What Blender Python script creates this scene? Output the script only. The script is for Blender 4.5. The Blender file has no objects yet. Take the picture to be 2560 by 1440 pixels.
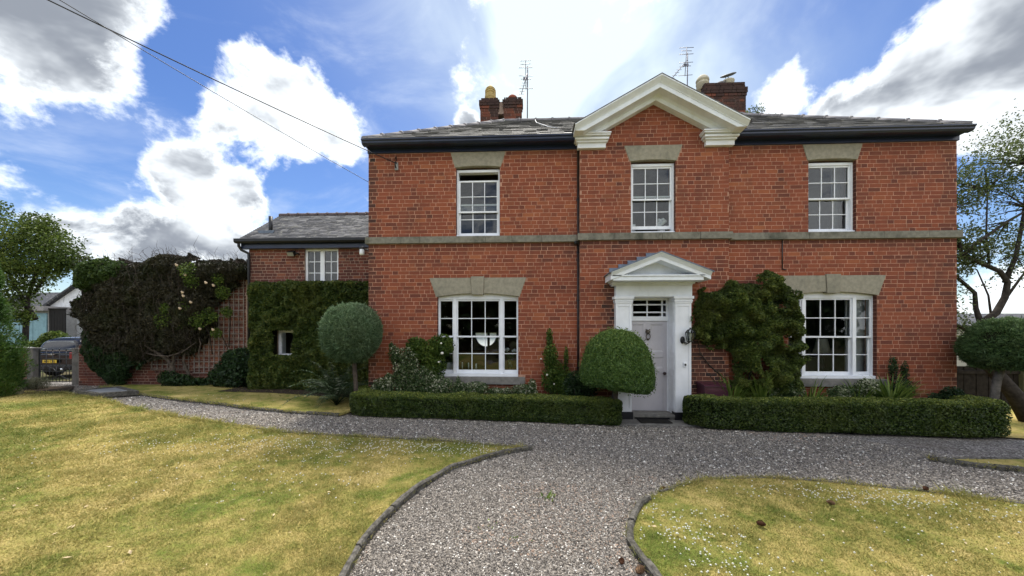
import bpy, bmesh, math, random
import numpy as np
from mathutils import Vector, Matrix
random.seed(7)
RNG = np.random.default_rng(11)
R = math.radians
SC = bpy.context.scene
COL = SC.collection
EYE = 1.70

# ------------------------------------------------------------------ camera
cam_d = bpy.data.cameras.new('camera')
cam_d.sensor_width = 36.0
cam_d.lens = 36.0 * 924.0 / 2560.0
cam_d.shift_y = 105.0 / 2560.0
cam_d.clip_start = 0.05
cam_d.clip_end = 2000.0
cam = bpy.data.objects.new('camera', cam_d)
COL.objects.link(cam)
cam.location = (0.3616, -7.7756, EYE)
cam.rotation_euler = (R(90), 0, R(2.662))
SC.camera = cam

# ------------------------------------------------------------------ sun, sky, exposure
SUN_EL, SUN_AZ = R(63), R(4)
sv = Vector((math.sin(SUN_AZ) * math.cos(SUN_EL), math.cos(SUN_AZ) * math.cos(SUN_EL), math.sin(SUN_EL)))
sun_d = bpy.data.lights.new('sun', 'SUN')
sun_d.energy = 3.7
sun_d.angle = R(20)
sun_d.color = (1.0, 0.95, 0.86)
sun = bpy.data.objects.new('sun', sun_d)
COL.objects.link(sun)
sun.location = sv * 60
sun.rotation_euler = (-sv).to_track_quat('-Z', 'Y').to_euler()

SC.view_settings.view_transform = 'Standard'
SC.view_settings.look = 'None'
SC.view_settings.exposure = 0.86
SC.view_settings.gamma = 1.0
SC.view_settings.use_curve_mapping = False
SC.render.film_transparent = False
SC.cycles.max_bounces = 6
SC.cycles.diffuse_bounces = 3
SC.cycles.glossy_bounces = 3
SC.cycles.transmission_bounces = 3
SC.cycles.transparent_max_bounces = 10
SC.cycles.use_adaptive_sampling = True
SC.cycles.adaptive_threshold = 0.02
SC.cycles.use_denoising = True

world = bpy.data.worlds.new('World')
SC.world = world
world.use_nodes = True
world.cycles.sampling_method = 'MANUAL'
world.cycles.sample_map_resolution = 256


def build_world():
    nt = world.node_tree
    N, L = nt.nodes, nt.links
    N.clear()

    def val(x, s):
        if isinstance(x, (int, float)):
            s.default_value = x
        else:
            L.new(x, s)

    def m(op, a, b=0.0, c=0.0, clamp=False):
        n = N.new('ShaderNodeMath'); n.operation = op; n.use_clamp = clamp
        val(a, n.inputs[0]); val(b, n.inputs[1]); val(c, n.inputs[2])
        return n.outputs[0]

    def ss(x, a, b, o0=0.0, o1=1.0):
        n = N.new('ShaderNodeMapRange'); n.interpolation_type = 'SMOOTHSTEP'
        val(x, n.inputs[0])
        n.inputs[1].default_value = a; n.inputs[2].default_value = b
        n.inputs[3].default_value = o0; n.inputs[4].default_value = o1
        return n.outputs[0]

    def mixc(f, a, b):
        n = N.new('ShaderNodeMix'); n.data_type = 'RGBA'
        val(f, n.inputs[0])
        for s, v in ((n.inputs[6], a), (n.inputs[7], b)):
            if isinstance(v, tuple):
                s.default_value = (*v, 1)
            else:
                L.new(v, s)
        return n.outputs[2]

    CW_, CG_ = (7.6, 8.0, 8.3), (1.9, 2.1, 2.45)
    tc = N.new('ShaderNodeTexCoord')
    dirv = tc.outputs['Generated']
    sky = N.new('ShaderNodeTexSky')
    sky.sky_type = 'NISHITA'; sky.sun_disc = False
    sky.sun_elevation = SUN_EL; sky.sun_rotation = SUN_AZ
    sky.altitude = 50; sky.air_density = 1.0; sky.dust_density = 0.3; sky.ozone_density = 2.5

    def noise(vec, sc, det, rough, dist=0.0, off=(0, 0, 0), stretch=(1, 1, 1)):
        mp = N.new('ShaderNodeMapping')
        mp.inputs['Location'].default_value = off
        mp.inputs['Scale'].default_value = stretch
        L.new(vec, mp.inputs['Vector'])
        n = N.new('ShaderNodeTexNoise'); n.noise_dimensions = '3D'
        n.inputs['Scale'].default_value = sc; n.inputs['Detail'].default_value = det
        n.inputs['Roughness'].default_value = rough; n.inputs['Distortion'].default_value = dist
        L.new(mp.outputs[0], n.inputs['Vector'])
        return n.outputs[0]

    ph = R(2.662); cs, sn = math.cos(ph), math.sin(ph)

    def px(x, y):           # heading of a cloud bank as seen from the garden
        u, v = (x - 1280) / 924.0, (825 - y) / 924.0
        return Vector((cs * u - sn, sn * u + cs, v)).normalized()

    def blob(c, sig, amp):
        d = N.new('ShaderNodeVectorMath'); d.operation = 'DOT_PRODUCT'
        L.new(dirv, d.inputs[0]); d.inputs[1].default_value = c
        k = 1.0 / (1 - math.cos(R(sig)))
        e = m('EXPONENT', m('MULTIPLY_ADD', d.outputs['Value'], k, -k))
        return m('MULTIPLY', e, amp)

    def total(lst):
        s = None
        for b in lst:
            s = b if s is None else m('ADD', s, b)
        return s

    # cumulus banks: (heading, angular size, weight)
    banks = [((20, 60), 9, .60), ((230, 60), 7, .58), ((150, 200), 8, .56), ((330, 150), 5, .42), ((60, 300), 7, .56), ((160, 325), 4, .40),
             ((385, -10), 4, .50),
             ((605, 140), 4, .60), ((640, 240), 6.5, .66), ((780, 250), 6.5, .70), ((850, 260), 4.5, .62), ((700, 330), 6, .60), ((510, 275), 6, .60), ((420, 325), 5, .50),
             ((850, 350), 4, .46), ((640, 350), 5, .48),
             ((290, 450), 5, .60), ((470, 450), 7, .72), ((590, 490), 5.5, .60), ((180, 540), 6, .58), ((360, 560), 7, .60),
             ((560, 610), 6, .56), ((285, 345), 2.6, .46), ((30, 455), 3.4, .48),
             ((2470, 120), 9, .74), ((2330, 240), 7, .62), ((2130, 250), 5, .60), ((1960, 240), 4.4, .58), ((2560, 30), 9, .6),
             ((2450, 330), 6, .52), ((2500, 430), 5, .48), ((2520, 720), 7, .52),
             ((1165, 305), 2.2, .50)]
    gaps = [((780, 40), 9, -.30), ((1020, 200), 7, -.30), ((480, 110), 4, -.40), ((450, 235), 3.2, -.36), ((270, 395), 4.5, -.38), ((80, 420), 5, -.26),
            ((800, 520), 6, -.34), ((2040, 110), 8, -.34), ((1880, 150), 4, -.22), ((2460, 560), 6, -.34)]
    bsum = None
    for p, s, a in banks:
        b = blob(px(*p), s, a)
        bsum = b if bsum is None else m('SMOOTH_MAX', bsum, b, .08)
    bsum = m('ADD', bsum, total([blob(px(*p), s, a) for p, s, a in gaps]))
    n1 = noise(dirv, 5.2, 9, 0.62, 0.15, (3.1, 1.7, 0.4), (1, 1, 1.25))
    n0 = noise(dirv, 1.7, 2, 0.5, 0.0, (2.7, 9.1, 1.4))
    # unseen broken cloud added behind the viewer to help light the house front
    yy = N.new('ShaderNodeSeparateXYZ'); L.new(dirv, yy.inputs[0])
    rest = m('MULTIPLY', ss(yy.outputs[1], .35, -.2), m('MULTIPLY_ADD', n0, 2.4, -1.02))
    dens = m('ADD', m('MULTIPLY_ADD', n1, 1.9, -0.95), m('ADD', m('ADD', bsum, rest), -0.165))
    cover = ss(dens, -0.04, 0.20)
    thick = ss(dens, 0.08, 0.34)
    # underlit cores: lumpy greys where the cloud is deep
    n2 = noise(dirv, 4.0, 5, 0.55, 0.2, (1.3, 8.2, 2.6), (1, 1, 1.7))
    core = m('MULTIPLY', thick, ss(n2, 0.34, 0.60))
    # clouds opposite the sun, front-lit and out of view, brightened to lift the facade
    front = ss(yy.outputs[1], .2, -.5)
    ccol = mixc(m('MULTIPLY', core, m('MULTIPLY_ADD', front, -.6, 1.0)), mixc(front, CW_, (12.0, 12.2, 12.4)), CG_)
    # thin high veil spreading round the sun
    veil = m('ADD', blob(px(1480, -80), 19, 1.0), m('ADD', blob(px(1330, 180), 9, .7), blob(px(1660, 190), 10, .55)))
    nv = noise(dirv, 2.6, 5, 0.55, 0.6, (0.3, 4.4, 9.1), (1, 1, 1))
    veil = m('MULTIPLY', veil, ss(nv, 0.30, 0.62, .35, 1.05), clamp=True)
    wis = m('MULTIPLY', ss(noise(dirv, 2.3, 6, 0.62, 0.9, (5.3, 0.4, 2.1), (1.0, 1.0, 2.4)), .48, .85), .5)
    hsv = N.new('ShaderNodeHueSaturation')
    hsv.inputs['Saturation'].default_value = 1.22; hsv.inputs['Hue'].default_value = .512; hsv.inputs['Value'].default_value = 0.82
    L.new(sky.outputs[0], hsv.inputs['Color'])
    base = mixc(wis, hsv.outputs[0], (5.5, 6.0, 6.8))
    base = mixc(veil, base, (5.2, 6.0, 6.35))
    col = mixc(cover, base, ccol)
    bg = N.new('ShaderNodeBackground')
    bg.inputs['Strength'].default_value = 0.1
    L.new(col, bg.inputs['Color'])
    out = N.new('ShaderNodeOutputWorld')
    L.new(bg.outputs[0], out.inputs['Surface'])


build_world()

# ------------------------------------------------------------------ object helpers
WM = {}


def tag(o, label=None, cat=None, group=None, kind=None):
    if label: o['label'] = label
    if cat: o['category'] = cat
    if group: o['group'] = group
    if kind: o['kind'] = kind
    return o


def root(name, loc, label=None, cat=None, group=None, kind=None):
    o = bpy.data.objects.new(name, None)
    COL.objects.link(o)
    o.empty_display_size = 0.2
    o.location = loc
    WM[o] = Matrix.Translation(loc)
    return tag(o, label, cat, group, kind)


def link(name, data, parent=None, mat4=None):
    """Link an object whose data is placed by mat4 (world), parented without moving it."""
    o = bpy.data.objects.new(name, data)
    COL.objects.link(o)
    w = mat4 if mat4 is not None else Matrix.Identity(4)
    if parent is not None:
        o.parent = parent
        o.matrix_parent_inverse = WM[parent].inverted()
    o.matrix_basis = w
    WM[o] = w
    return o


class MB:
    """collects shapes into one mesh"""
    def __init__(s):
        s.v, s.f, s.sm = [], [], []

    def add(s, vs, fs, smooth=False):
        b = len(s.v)
        s.v += [tuple(p) for p in vs]
        s.f += [tuple(i + b for i in f) for f in fs]
        s.sm += [smooth] * len(fs)
        return s

    def box(s, x0, x1, y0, y1, z0, z1):
        vs = [(x, y, z) for x in (x0, x1) for y in (y0, y1) for z in (z0, z1)]
        return s.add(vs, [(0, 1, 3, 2), (4, 6, 7, 5), (0, 4, 5, 1), (2, 3, 7, 6), (0, 2, 6, 4), (1, 5, 7, 3)])

    def prism(s, poly, a0, a1, axis='y'):
        """poly: 2D points; extruded along axis between a0 and a1"""
        n = len(poly)
        def P(p, a):
            return {'y': (p[0], a, p[1]), 'x': (a, p[0], p[1]), 'z': (p[0], p[1], a)}[axis]
        vs = [P(p, a0) for p in poly] + [P(p, a1) for p in poly]
        fs = [tuple(range(n - 1, -1, -1)), tuple(range(n, 2 * n))]
        fs += [(i, (i + 1) % n, n + (i + 1) % n, n + i) for i in range(n)]
        return s.add(vs, fs)

    def tube(s, pts, rad, n=8, cap=True, smooth=True):
        pts = [Vector(p) for p in pts]
        k = len(pts)
        if not hasattr(rad, '__len__'): rad = [rad] * k
        up = Vector((0, 0, 1))
        t0 = (pts[1] - pts[0]).normalized()
        if abs(t0.dot(up)) > .9: up = Vector((0, 1, 0))
        u = t0.cross(up).normalized()
        vs = []
        for i in range(k):
            t = (pts[min(i + 1, k - 1)] - pts[max(i - 1, 0)]).normalized()
            u = (u - t * u.dot(t)).normalized()
            w = t.cross(u)
            for j in range(n):
                a = 2 * math.pi * j / n
                vs.append(pts[i] + (u * math.cos(a) + w * math.sin(a)) * rad[i])
        fs = [(i * n + j, i * n + (j + 1) % n, (i + 1) * n + (j + 1) % n, (i + 1) * n + j)
              for i in range(k - 1) for j in range(n)]
        if cap:
            fs += [tuple(range(n - 1, -1, -1)), tuple((k - 1) * n + j for j in range(n))]
        return s.add(vs, fs, smooth)

    def lathe(s, prof, c, n=20, smooth=True, ax=None):
        """prof: (radius, height) pairs around c; ax: optional matrix"""
        vs = []
        for r, h in prof:
            for j in range(n):
                a = 2 * math.pi * j / n
                p = Vector((r * math.cos(a), r * math.sin(a), h))
                if ax is not None: p = ax @ p
                vs.append(p + Vector(c))
        k = len(prof)
        fs = [(i * n + j, i * n + (j + 1) % n, (i + 1) * n + (j + 1) % n, (i + 1) * n + j)
              for i in range(k - 1) for j in range(n)]
        fs += [tuple(range(n - 1, -1, -1)), tuple((k - 1) * n + j for j in range(n))]
        return s.add(vs, fs, smooth)

    def sweep(s, prof, path):
        """prof: closed list of (drop, y); path: (x, z) points; straight mitres"""
        n, k = len(prof), len(path)
        vs = [(x, y, z - d) for x, z in path for d, y in prof]
        fs = [(i * n + j, i * n + (j + 1) % n, (i + 1) * n + (j + 1) % n, (i + 1) * n + j)
              for i in range(k - 1) for j in range(n)]
        fs += [tuple(range(n)), tuple((k - 1) * n + j for j in range(n - 1, -1, -1))]
        return s.add(vs, fs)

    def mesh(s, name):
        me = bpy.data.meshes.new(name)
        me.from_pydata(s.v, [], s.f)
        me.update()
        bm = bmesh.new(); bm.from_mesh(me)
        bmesh.ops.recalc_face_normals(bm, faces=bm.faces)
        bm.to_mesh(me); bm.free()
        if any(s.sm):
            me.polygons.foreach_set('use_smooth', s.sm)
        return me

    def build(s, name, mat, parent=None, bevel=0.0, **kw):
        me = s.mesh(name)
        me.materials.append(mat)
        o = link(name, me, parent)
        if bevel:
            b = o.modifiers.new('bevel', 'BEVEL'); b.width = bevel; b.segments = 2
            b.limit_method = 'ANGLE'; b.angle_limit = R(40)
        return tag(o, **kw)


def np_mesh(name, V, F, mat, parent=None, attrs=None, smooth=False, **kw):
    """V (n,3), F (m,k) numpy -> object"""
    V = np.ascontiguousarray(V, dtype=np.float32); F = np.ascontiguousarray(F, dtype=np.int32)
    me = bpy.data.meshes.new(name)
    m, k = F.shape
    me.vertices.add(len(V)); me.vertices.foreach_set('co', V.ravel())
    me.loops.add(m * k); me.loops.foreach_set('vertex_index', F.ravel())
    me.polygons.add(m)
    me.polygons.foreach_set('loop_start', np.arange(0, m * k, k, dtype=np.int32))
    me.polygons.foreach_set('loop_total', np.full(m, k, dtype=np.int32))
    me.update(calc_edges=True)
    me.polygons.foreach_set('use_smooth', np.full(m, bool(smooth)))
    for an, av in (attrs or {}).items():
        a = me.attributes.new(an, 'FLOAT', 'POINT')
        a.data.foreach_set('value', np.ascontiguousarray(av, dtype=np.float32))
    me.materials.append(mat)
    o = link(name, me, parent)
    return tag(o, **kw)


def vnoise(P, scale, seed=0):
    """value noise 0..1 at points (n,3)"""
    Q = np.asarray(P, dtype=np.float64) * scale + 1000.37
    I = np.floor(Q).astype(np.int64); f = Q - I
    f = f * f * (3 - 2 * f)

    def h(ix, iy, iz):
        x = (ix * 374761393 + iy * 668265263 + iz * 2147483647 + seed * 1274126177) & 0xFFFFFFFF
        x = ((x ^ (x >> 13)) * 1274126177) & 0xFFFFFFFF
        return ((x ^ (x >> 16)) & 0xFFFF) / 65535.0
    r = 0
    for a in (0, 1):
        for b in (0, 1):
            for c in (0, 1):
                w = (f[:, 0] if a else 1 - f[:, 0]) * (f[:, 1] if b else 1 - f[:, 1]) * (f[:, 2] if c else 1 - f[:, 2])
                r = r + w * h(I[:, 0] + a, I[:, 1] + b, I[:, 2] + c)
    return r


def inpoly(P, poly):
    x, y = P[:, 0], P[:, 1]
    r = np.zeros(len(P), bool)
    n = len(poly)
    for i in range(n):
        x0, y0 = poly[i]; x1, y1 = poly[(i + 1) % n]
        c = ((y0 > y) != (y1 > y))
        with np.errstate(divide='ignore', invalid='ignore'):
            xi = (x1 - x0) * (y - y0) / (y1 - y0 if y1 != y0 else 1e-9) + x0
        r ^= c & (x < xi)
    return r


def edgedist(P, poly):
    d = np.full(len(P), 1e9)
    n = len(poly)
    for i in range(n):
        a = np.array(poly[i]); b = np.array(poly[(i + 1) % n])
        ab = b - a
        t = np.clip(((P - a) @ ab) / max(ab @ ab, 1e-9), 0, 1)
        d = np.minimum(d, np.linalg.norm(P - (a + t[:, None] * ab), axis=1))
    return d


def gz(X):
    """the garden falls gently to the right of the house"""
    X = np.asarray(X, dtype=float)
    return np.interp(X, [-14, -6, 0, 3, 9], [.03, .105, -.02, -.115, -.21])


def g1(x):
    return float(gz(x))


# ------------------------------------------------------------------ materials
MATS = {}


class NT:
    def __init__(s, name):
        s.m = bpy.data.materials.new(name); s.m.use_nodes = True
        s.N, s.L = s.m.node_tree.nodes, s.m.node_tree.links
        s.b = s.N['Principled BSDF']; s.out = s.N['Material Output']
        MATS[name] = s.m

    def set(s, sock, v):
        if hasattr(v, 'is_output'): s.L.new(v, sock)
        elif isinstance(v, tuple) and len(v) == 3 and len(sock.default_value) == 4: sock.default_value = (*v, 1)
        else: sock.default_value = v

    def n(s, t, **kw):
        n = s.N.new(t)
        for k, v in kw.items(): setattr(n, k, v)
        return n

    def noise(s, scale, det=4, rough=.55, vec=None, dist=0.0, stretch=None):
        n = s.n('ShaderNodeTexNoise')
        n.inputs['Scale'].default_value = scale; n.inputs['Detail'].default_value = det
        n.inputs['Roughness'].default_value = rough; n.inputs['Distortion'].default_value = dist
        v = vec if vec is not None else s.pos()
        if stretch:
            mp = s.n('ShaderNodeMapping'); mp.inputs['Scale'].default_value = stretch
            s.L.new(v, mp.inputs['Vector']); v = mp.outputs[0]
        s.L.new(v, n.inputs['Vector'])
        return n.outputs[0]

    def pos(s):
        if not hasattr(s, '_p'): s._p = s.n('ShaderNodeNewGeometry').outputs['Position']
        return s._p

    def attr(s, a):
        return s.n('ShaderNodeAttribute', attribute_name=a).outputs['Fac']

    def ramp(s, f, stops, interp='LINEAR'):
        n = s.n('ShaderNodeValToRGB'); cr = n.color_ramp; cr.interpolation = interp
        while len(cr.elements) < len(stops): cr.elements.new(.5)
        for e, (p, c) in zip(cr.elements, stops):
            e.position = p; e.color = (*c, 1) if len(c) == 3 else c
        s.L.new(f, n.inputs[0])
        return n.outputs[0]

    def mix(s, f, a, b, mode='MIX'):
        n = s.n('ShaderNodeMix', data_type='RGBA', blend_type=mode)
        s.set(n.inputs[0], f); s.set(n.inputs[6], a); s.set(n.inputs[7], b)
        return n.outputs[2]

    def math(s, op, a, b=0.0, clamp=False):
        n = s.n('ShaderNodeMath', operation=op); n.use_clamp = clamp
        s.set(n.inputs[0], a); s.set(n.inputs[1], b)
        return n.outputs[0]

    def mr(s, x, a, b, c=0.0, d=1.0):
        n = s.n('ShaderNodeMapRange'); n.interpolation_type = 'SMOOTHSTEP'
        s.set(n.inputs[0], x)
        for i, v in enumerate((a, b, c, d)): n.inputs[i + 1].default_value = v
        return n.outputs[0]

    def bump(s, h, strength=.3, dist=.01):
        n = s.n('ShaderNodeBump'); n.inputs['Strength'].default_value = strength; n.inputs['Distance'].default_value = dist
        s.L.new(h, n.inputs['Height']); s.L.new(n.outputs[0], s.b.inputs['Normal'])

    def fin(s, col=None, rough=.7, spec=.3, metal=0.0):
        if col is not None: s.set(s.b.inputs['Base Color'], col)
        s.set(s.b.inputs['Roughness'], rough); s.set(s.b.inputs['Specular IOR Level'], spec); s.set(s.b.inputs['Metallic'], metal)
        return s.m


def m_plain(name, c, rough=.6, spec=.3, metal=0, var=.12, scale=6, bump=0.0, dirt=None):
    t = NT(name)
    f = t.noise(scale, 6, .6)
    col = t.mix(t.mr(f, .3, .7), tuple(x * (1 - var) for x in c), tuple(min(1, x * (1 + var)) for x in c))
    if dirt:
        g = t.noise(2.2, 7, .65, stretch=(1, 1, .45))
        col = t.mix(t.mr(g, .5, .75, 0, dirt[1]), col, dirt[0])
    if bump: t.bump(t.noise(scale * 8, 5, .6), bump, .004)
    return t.fin(col, rough, spec, metal)


def m_brick(name, ramp, mort=None, soot=.5):
    t = NT(name)
    a = t.attr('rnd')
    col = t.ramp(a, ramp)
    f = t.noise(30, 5, .65)
    col = t.mix(t.mr(f, .3, .75, 0, .40), col, t.mix(.5, col, (.12, .05, .035)))
    big = t.noise(.9, 5, .6, stretch=(1, 1, .7))
    col = t.mix(t.mr(big, .48, .75, 0, .22), col, (.34, .125, .062))
    dirt = t.noise(1.7, 6, .62, stretch=(1, 1, .45))
    col = t.mix(t.mr(dirt, .46, .76, 0, soot), col, (.055, .038, .032))
    col = t.mix(t.math('MULTIPLY', t.attr('soot'), t.mr(t.noise(7, 5, .65), .25, .65, .65, 1.0)), col, (.035, .028, .026))
    lime = t.noise(6.0, 6, .7)
    col = t.mix(t.mr(lime, .70, .80, 0, .30), col, (.42, .33, .27))
    t.bump(t.noise(70, 4, .6), .35, .003)
    return t.fin(col, .88, .2)


def m_foliage(name, stops, patch=None, trans=.28, rough=.5, spec=.25, pscale=1.6):
    t = NT(name)
    col = t.ramp(t.attr('rnd'), stops)
    if patch:
        col = t.mix(t.mr(t.noise(pscale, 3, .6), .46, .68, 0, patch[1]), col, patch[0])
    t.fin(col, rough, spec)
    tr = t.n('ShaderNodeBsdfTranslucent')
    t.L.new(t.mix(.4, col, (.30, .42, .06), 'MULTIPLY') if False else col, tr.inputs['Color'])
    mx = t.n('ShaderNodeMixShader'); mx.inputs[0].default_value = trans
    t.L.new(t.b.outputs[0], mx.inputs[1]); t.L.new(tr.outputs[0], mx.inputs[2])
    t.L.new(mx.outputs[0], t.out.inputs['Surface'])
    return t.m


def m_glass():
    t = NT('old_window_glass')
    t.N.remove(t.b)
    gl = t.n('ShaderNodeBsdfGlossy'); gl.inputs['Roughness'].default_value = .015
    gl.inputs['Color'].default_value = (.95, .98, 1, 1)
    trn = t.n('ShaderNodeBsdfTransparent'); trn.inputs['Color'].default_value = (.86, .9, .88, 1)
    fr = t.n('ShaderNodeFresnel'); fr.inputs['IOR'].default_value = 1.52
    f = t.math('MULTIPLY', fr.outputs[0], 1.2, True)
    bp = t.n('ShaderNodeBump'); bp.inputs['Strength'].default_value = .10; bp.inputs['Distance'].default_value = .02
    t.L.new(t.noise(3.2, 2, .5), bp.inputs['Height'])
    t.L.new(bp.outputs[0], gl.inputs['Normal'])
    mx = t.n('ShaderNodeMixShader')
    t.L.new(f, mx.inputs[0]); t.L.new(trn.outputs[0], mx.inputs[1]); t.L.new(gl.outputs[0], mx.inputs[2])
    t.L.new(mx.outputs[0], t.out.inputs['Surface'])
    return t.m


BR = [(0, (.105, .038, .030)), (.18, (.185, .056, .034)), (.5, (.245, .069, .037)), (.8, (.285, .084, .041)), (1, (.35, .120, .053))]
M_BRICK = m_brick('red_brick', BR)
M_BRICK2 = m_brick('dark_annex_brick', [(0, (.055, .026, .024)), (.4, (.12, .042, .032)), (.75, (.175, .058, .040)), (1, (.25, .095, .05))], soot=.5)
M_BRICK3 = m_brick('sooty_chimney_brick', [(0, (.035, .024, .022)), (.3, (.065, .036, .03)), (.6, (.17, .056, .034)), (1, (.26, .085, .045))], soot=.9)
M_MORT = m_plain('lime_mortar', (.41, .235, .165), .95, .1, var=.3, scale=7, bump=.4, dirt=((.22, .11, .075), .8))
M_MORT2 = m_plain('grey_mortar', (.34, .25, .20), .95, .1, var=.3, scale=9, bump=.4, dirt=((.07, .05, .04), .8))
M_WHITE = m_plain('white_paint', (.78, .80, .84), .42, .4, var=.05, scale=4, dirt=((.46, .46, .42), .30))
M_STUCCO = m_plain('old_white_paint', (.74, .775, .81), .55, .3, var=.06, scale=5, bump=.12, dirt=((.46, .46, .43), .38))
M_DOOR = m_plain('pale_grey_door_paint', (.50, .48, .51), .38, .4, var=.05, scale=3)
M_STONE = m_plain('buff_sandstone', (.285, .262, .203), .9, .15, var=.14, scale=14, bump=.25, dirt=((.13, .13, .105), .55))
M_BAND = m_plain('weathered_band_stone', (.20, .19, .155), .92, .12, var=.2, scale=12, bump=.3, dirt=((.045, .05, .038), .8))
M_NAVY = m_plain('black_navy_gloss_paint', (.011, .018, .048), .32, .5, var=.2, scale=3)
M_BLACK = m_plain('black_iron', (.012, .012, .014), .45, .4, var=.2)
M_PLINTH = m_plain('black_plinth_paint', (.012, .012, .015), .5, .35, var=.25)
M_LEAD = m_plain('lead_flashing', (.15, .18, .23), .55, .4, .3, var=.25, scale=8)
M_GLASS = m_glass()
M_INT = m_plain('dim_interior_plaster', (.16, .15, .14), .9, .1)
M_SLAB = m_plain('worn_step_stone', (.19, .18, .165), .9, .2, var=.2, scale=10, bump=.3, dirt=((.06, .065, .05), .6))
M_STEEL = m_plain('aerial_aluminium', (.17, .17, .20), .45, .4, .5, var=.1)


def m_slate(name, stops):
    t = NT(name)
    col = t.ramp(t.attr('rnd'), stops)
    li = t.noise(7, 7, .68)
    col = t.mix(t.mr(li, .52, .70, 0, .75), col, (.34, .33, .28))
    ye = t.noise(2.2, 5, .6)
    col = t.mix(t.mr(ye, .6, .75, 0, .3), col, (.20, .19, .09))
    t.bump(t.noise(60, 4, .6), .4, .004)
    return t.fin(col, .62, .4)


M_SLATE = m_slate('lichened_slate', [(0, (.08, .08, .08)), (.5, (.17, .165, .16)), (1, (.28, .27, .25))])
M_SLATE2 = m_slate('grey_annex_slate', [(0, (.028, .028, .031)), (.5, (.075, .075, .080)), (1, (.22, .215, .215))])
M_RIDGE = m_plain('ridge_tile_clay', (.19, .18, .185), .8, .25, var=.2, scale=6, bump=.2, dirt=((.33, .32, .28), .5))

# ================================================================== GROUND
def sheet(name, poly, h, mat, cuts=(-14, -6, 0, 3, 9), **kw):
    """flat sheet following the slope of the garden, h above it"""
    bm = bmesh.new()
    vs = [bm.verts.new((x, y, 0)) for x, y in poly]
    bm.faces.new(vs)
    for c in cuts:
        g = bm.verts[:] + bm.edges[:] + bm.faces[:]
        bmesh.ops.bisect_plane(bm, geom=g, plane_co=(c, 0, 0), plane_no=(1, 0, 0))
    bmesh.ops.triangulate(bm, faces=bm.faces[:])
    for v in bm.verts: v.co.z = g1(v.co.x) + h
    bmesh.ops.recalc_face_normals(bm, faces=bm.faces)
    if sum(f.normal.z for f in bm.faces) < 0: bmesh.ops.reverse_faces(bm, faces=bm.faces)
    me = bpy.data.meshes.new(name); bm.to_mesh(me); bm.free()
    me.materials.append(mat)
    return tag(link(name, me), **kw)


def m_soil():
    t = NT('ground_soil')
    c = t.mix(t.mr(t.noise(.6, 6, .6), .4, .65), (.05, .06, .022), (.09, .075, .04))
    t.bump(t.noise(20, 5, .7), .6, .02)
    return t.fin(c, .95, .1)


def lawn_colour(t):
    p = t.pos()
    a = t.noise(.75, 6, .62, vec=p, dist=.6)
    b = t.noise(3.2, 6, .65, vec=p)
    c = t.noise(26, 4, .6, vec=p)
    f = t.math('ADD', t.math('MULTIPLY', a, .55), t.math('ADD', t.math('MULTIPLY', b, .27), t.math('MULTIPLY', t.noise(9, 4, .6, vec=p), .18)))
    col = t.ramp(f, [(.35, (.068, .112, .022)), (.43, (.160, .195, .040)), (.49, (.30, .272, .080)), (.55, (.43, .345, .125)), (.66, (.52, .405, .19))])
    return t.mix(t.mr(c, .35, .7, 0, .40), col, t.mix(.5, col, (.07, .075, .015)))


def m_lawn():
    t = NT('dry_lawn_turf')
    col = lawn_colour(t)
    t.bump(t.noise(70, 4, .7), .9, .02)
    return t.fin(col, .95, .05)


def m_blade():
    t = NT('grass_blades')
    col = t.mix(.55, lawn_colour(t), t.ramp(t.attr('rnd'), [(0, (.105, .155, .032)), (.4, (.24, .258, .064)), (.7, (.45, .375, .13)), (1, (.62, .50, .24))]))
    t.fin(col, .7, .15)
    tr = t.n('ShaderNodeBsdfTranslucent'); t.L.new(col, tr.inputs['Color'])
    mx = t.n('ShaderNodeMixShader'); mx.inputs[0].default_value = .3
    t.L.new(t.b.outputs[0], mx.inputs[1]); t.L.new(tr.outputs[0], mx.inputs[2]); t.L.new(mx.outputs[0], t.out.inputs['Surface'])
    return t.m


def m_gravel():
    t = NT('gravel_bed')
    vo = t.n('ShaderNodeTexVoronoi'); vo.inputs['Scale'].default_value = 48
    t.L.new(t.pos(), vo.inputs['Vector'])
    sp = t.n('ShaderNodeSeparateColor'); t.L.new(vo.outputs['Color'], sp.inputs[0])
    col = t.ramp(sp.outputs[0], [(0, (.075, .068, .062)), (.4, (.22, .202, .184)), (.75, (.36, .332, .305)), (.93, (.52, .485, .44)), (1, (.74, .70, .64))])
    gap = t.mr(vo.outputs['Distance'], .35, .75, 0, .6)
    col = t.mix(gap, col, (.035, .03, .026))
    w = t.noise(.8, 4, .6)
    col = t.mix(t.mr(w, .45, .7, 0, .35), col, (.13, .10, .075))
    inv = t.math('SUBTRACT', 1.0, vo.outputs['Distance'])
    t.bump(inv, 1.0, .02)
    return t.fin(col, .85, .2)


def m_stone_chip():
    t = NT('gravel_chippings')
    col = t.ramp(t.attr('rnd'), [(0, (.055, .050, .045)), (.35, (.205, .183, .155)), (.62, (.350, .313, .268)), (.84, (.51, .455, .385)), (.93, (.40, .285, .21)), (1, (.84, .81, .74))])
    return t.fin(t.mix(t.mr(t.noise(60, 3, .6), .4, .7, 0, .4), col, (.09, .08, .075)), .8, .25)


M_LAWN, M_BLADE, M_GRAVEL, M_CHIP, M_SOIL = m_lawn(), m_blade(), m_gravel(), m_stone_chip(), m_soil()
M_BED = m_plain('flowerbed_soil', (.05, .038, .028), .97, .05, var=.4, scale=15, bump=.8)
M_KERB = m_plain('mossy_kerb_stone', (.105, .098, .085), .95, .1, var=.5, scale=26, bump=.7, dirt=((.028, .028, .02), .8))

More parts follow.
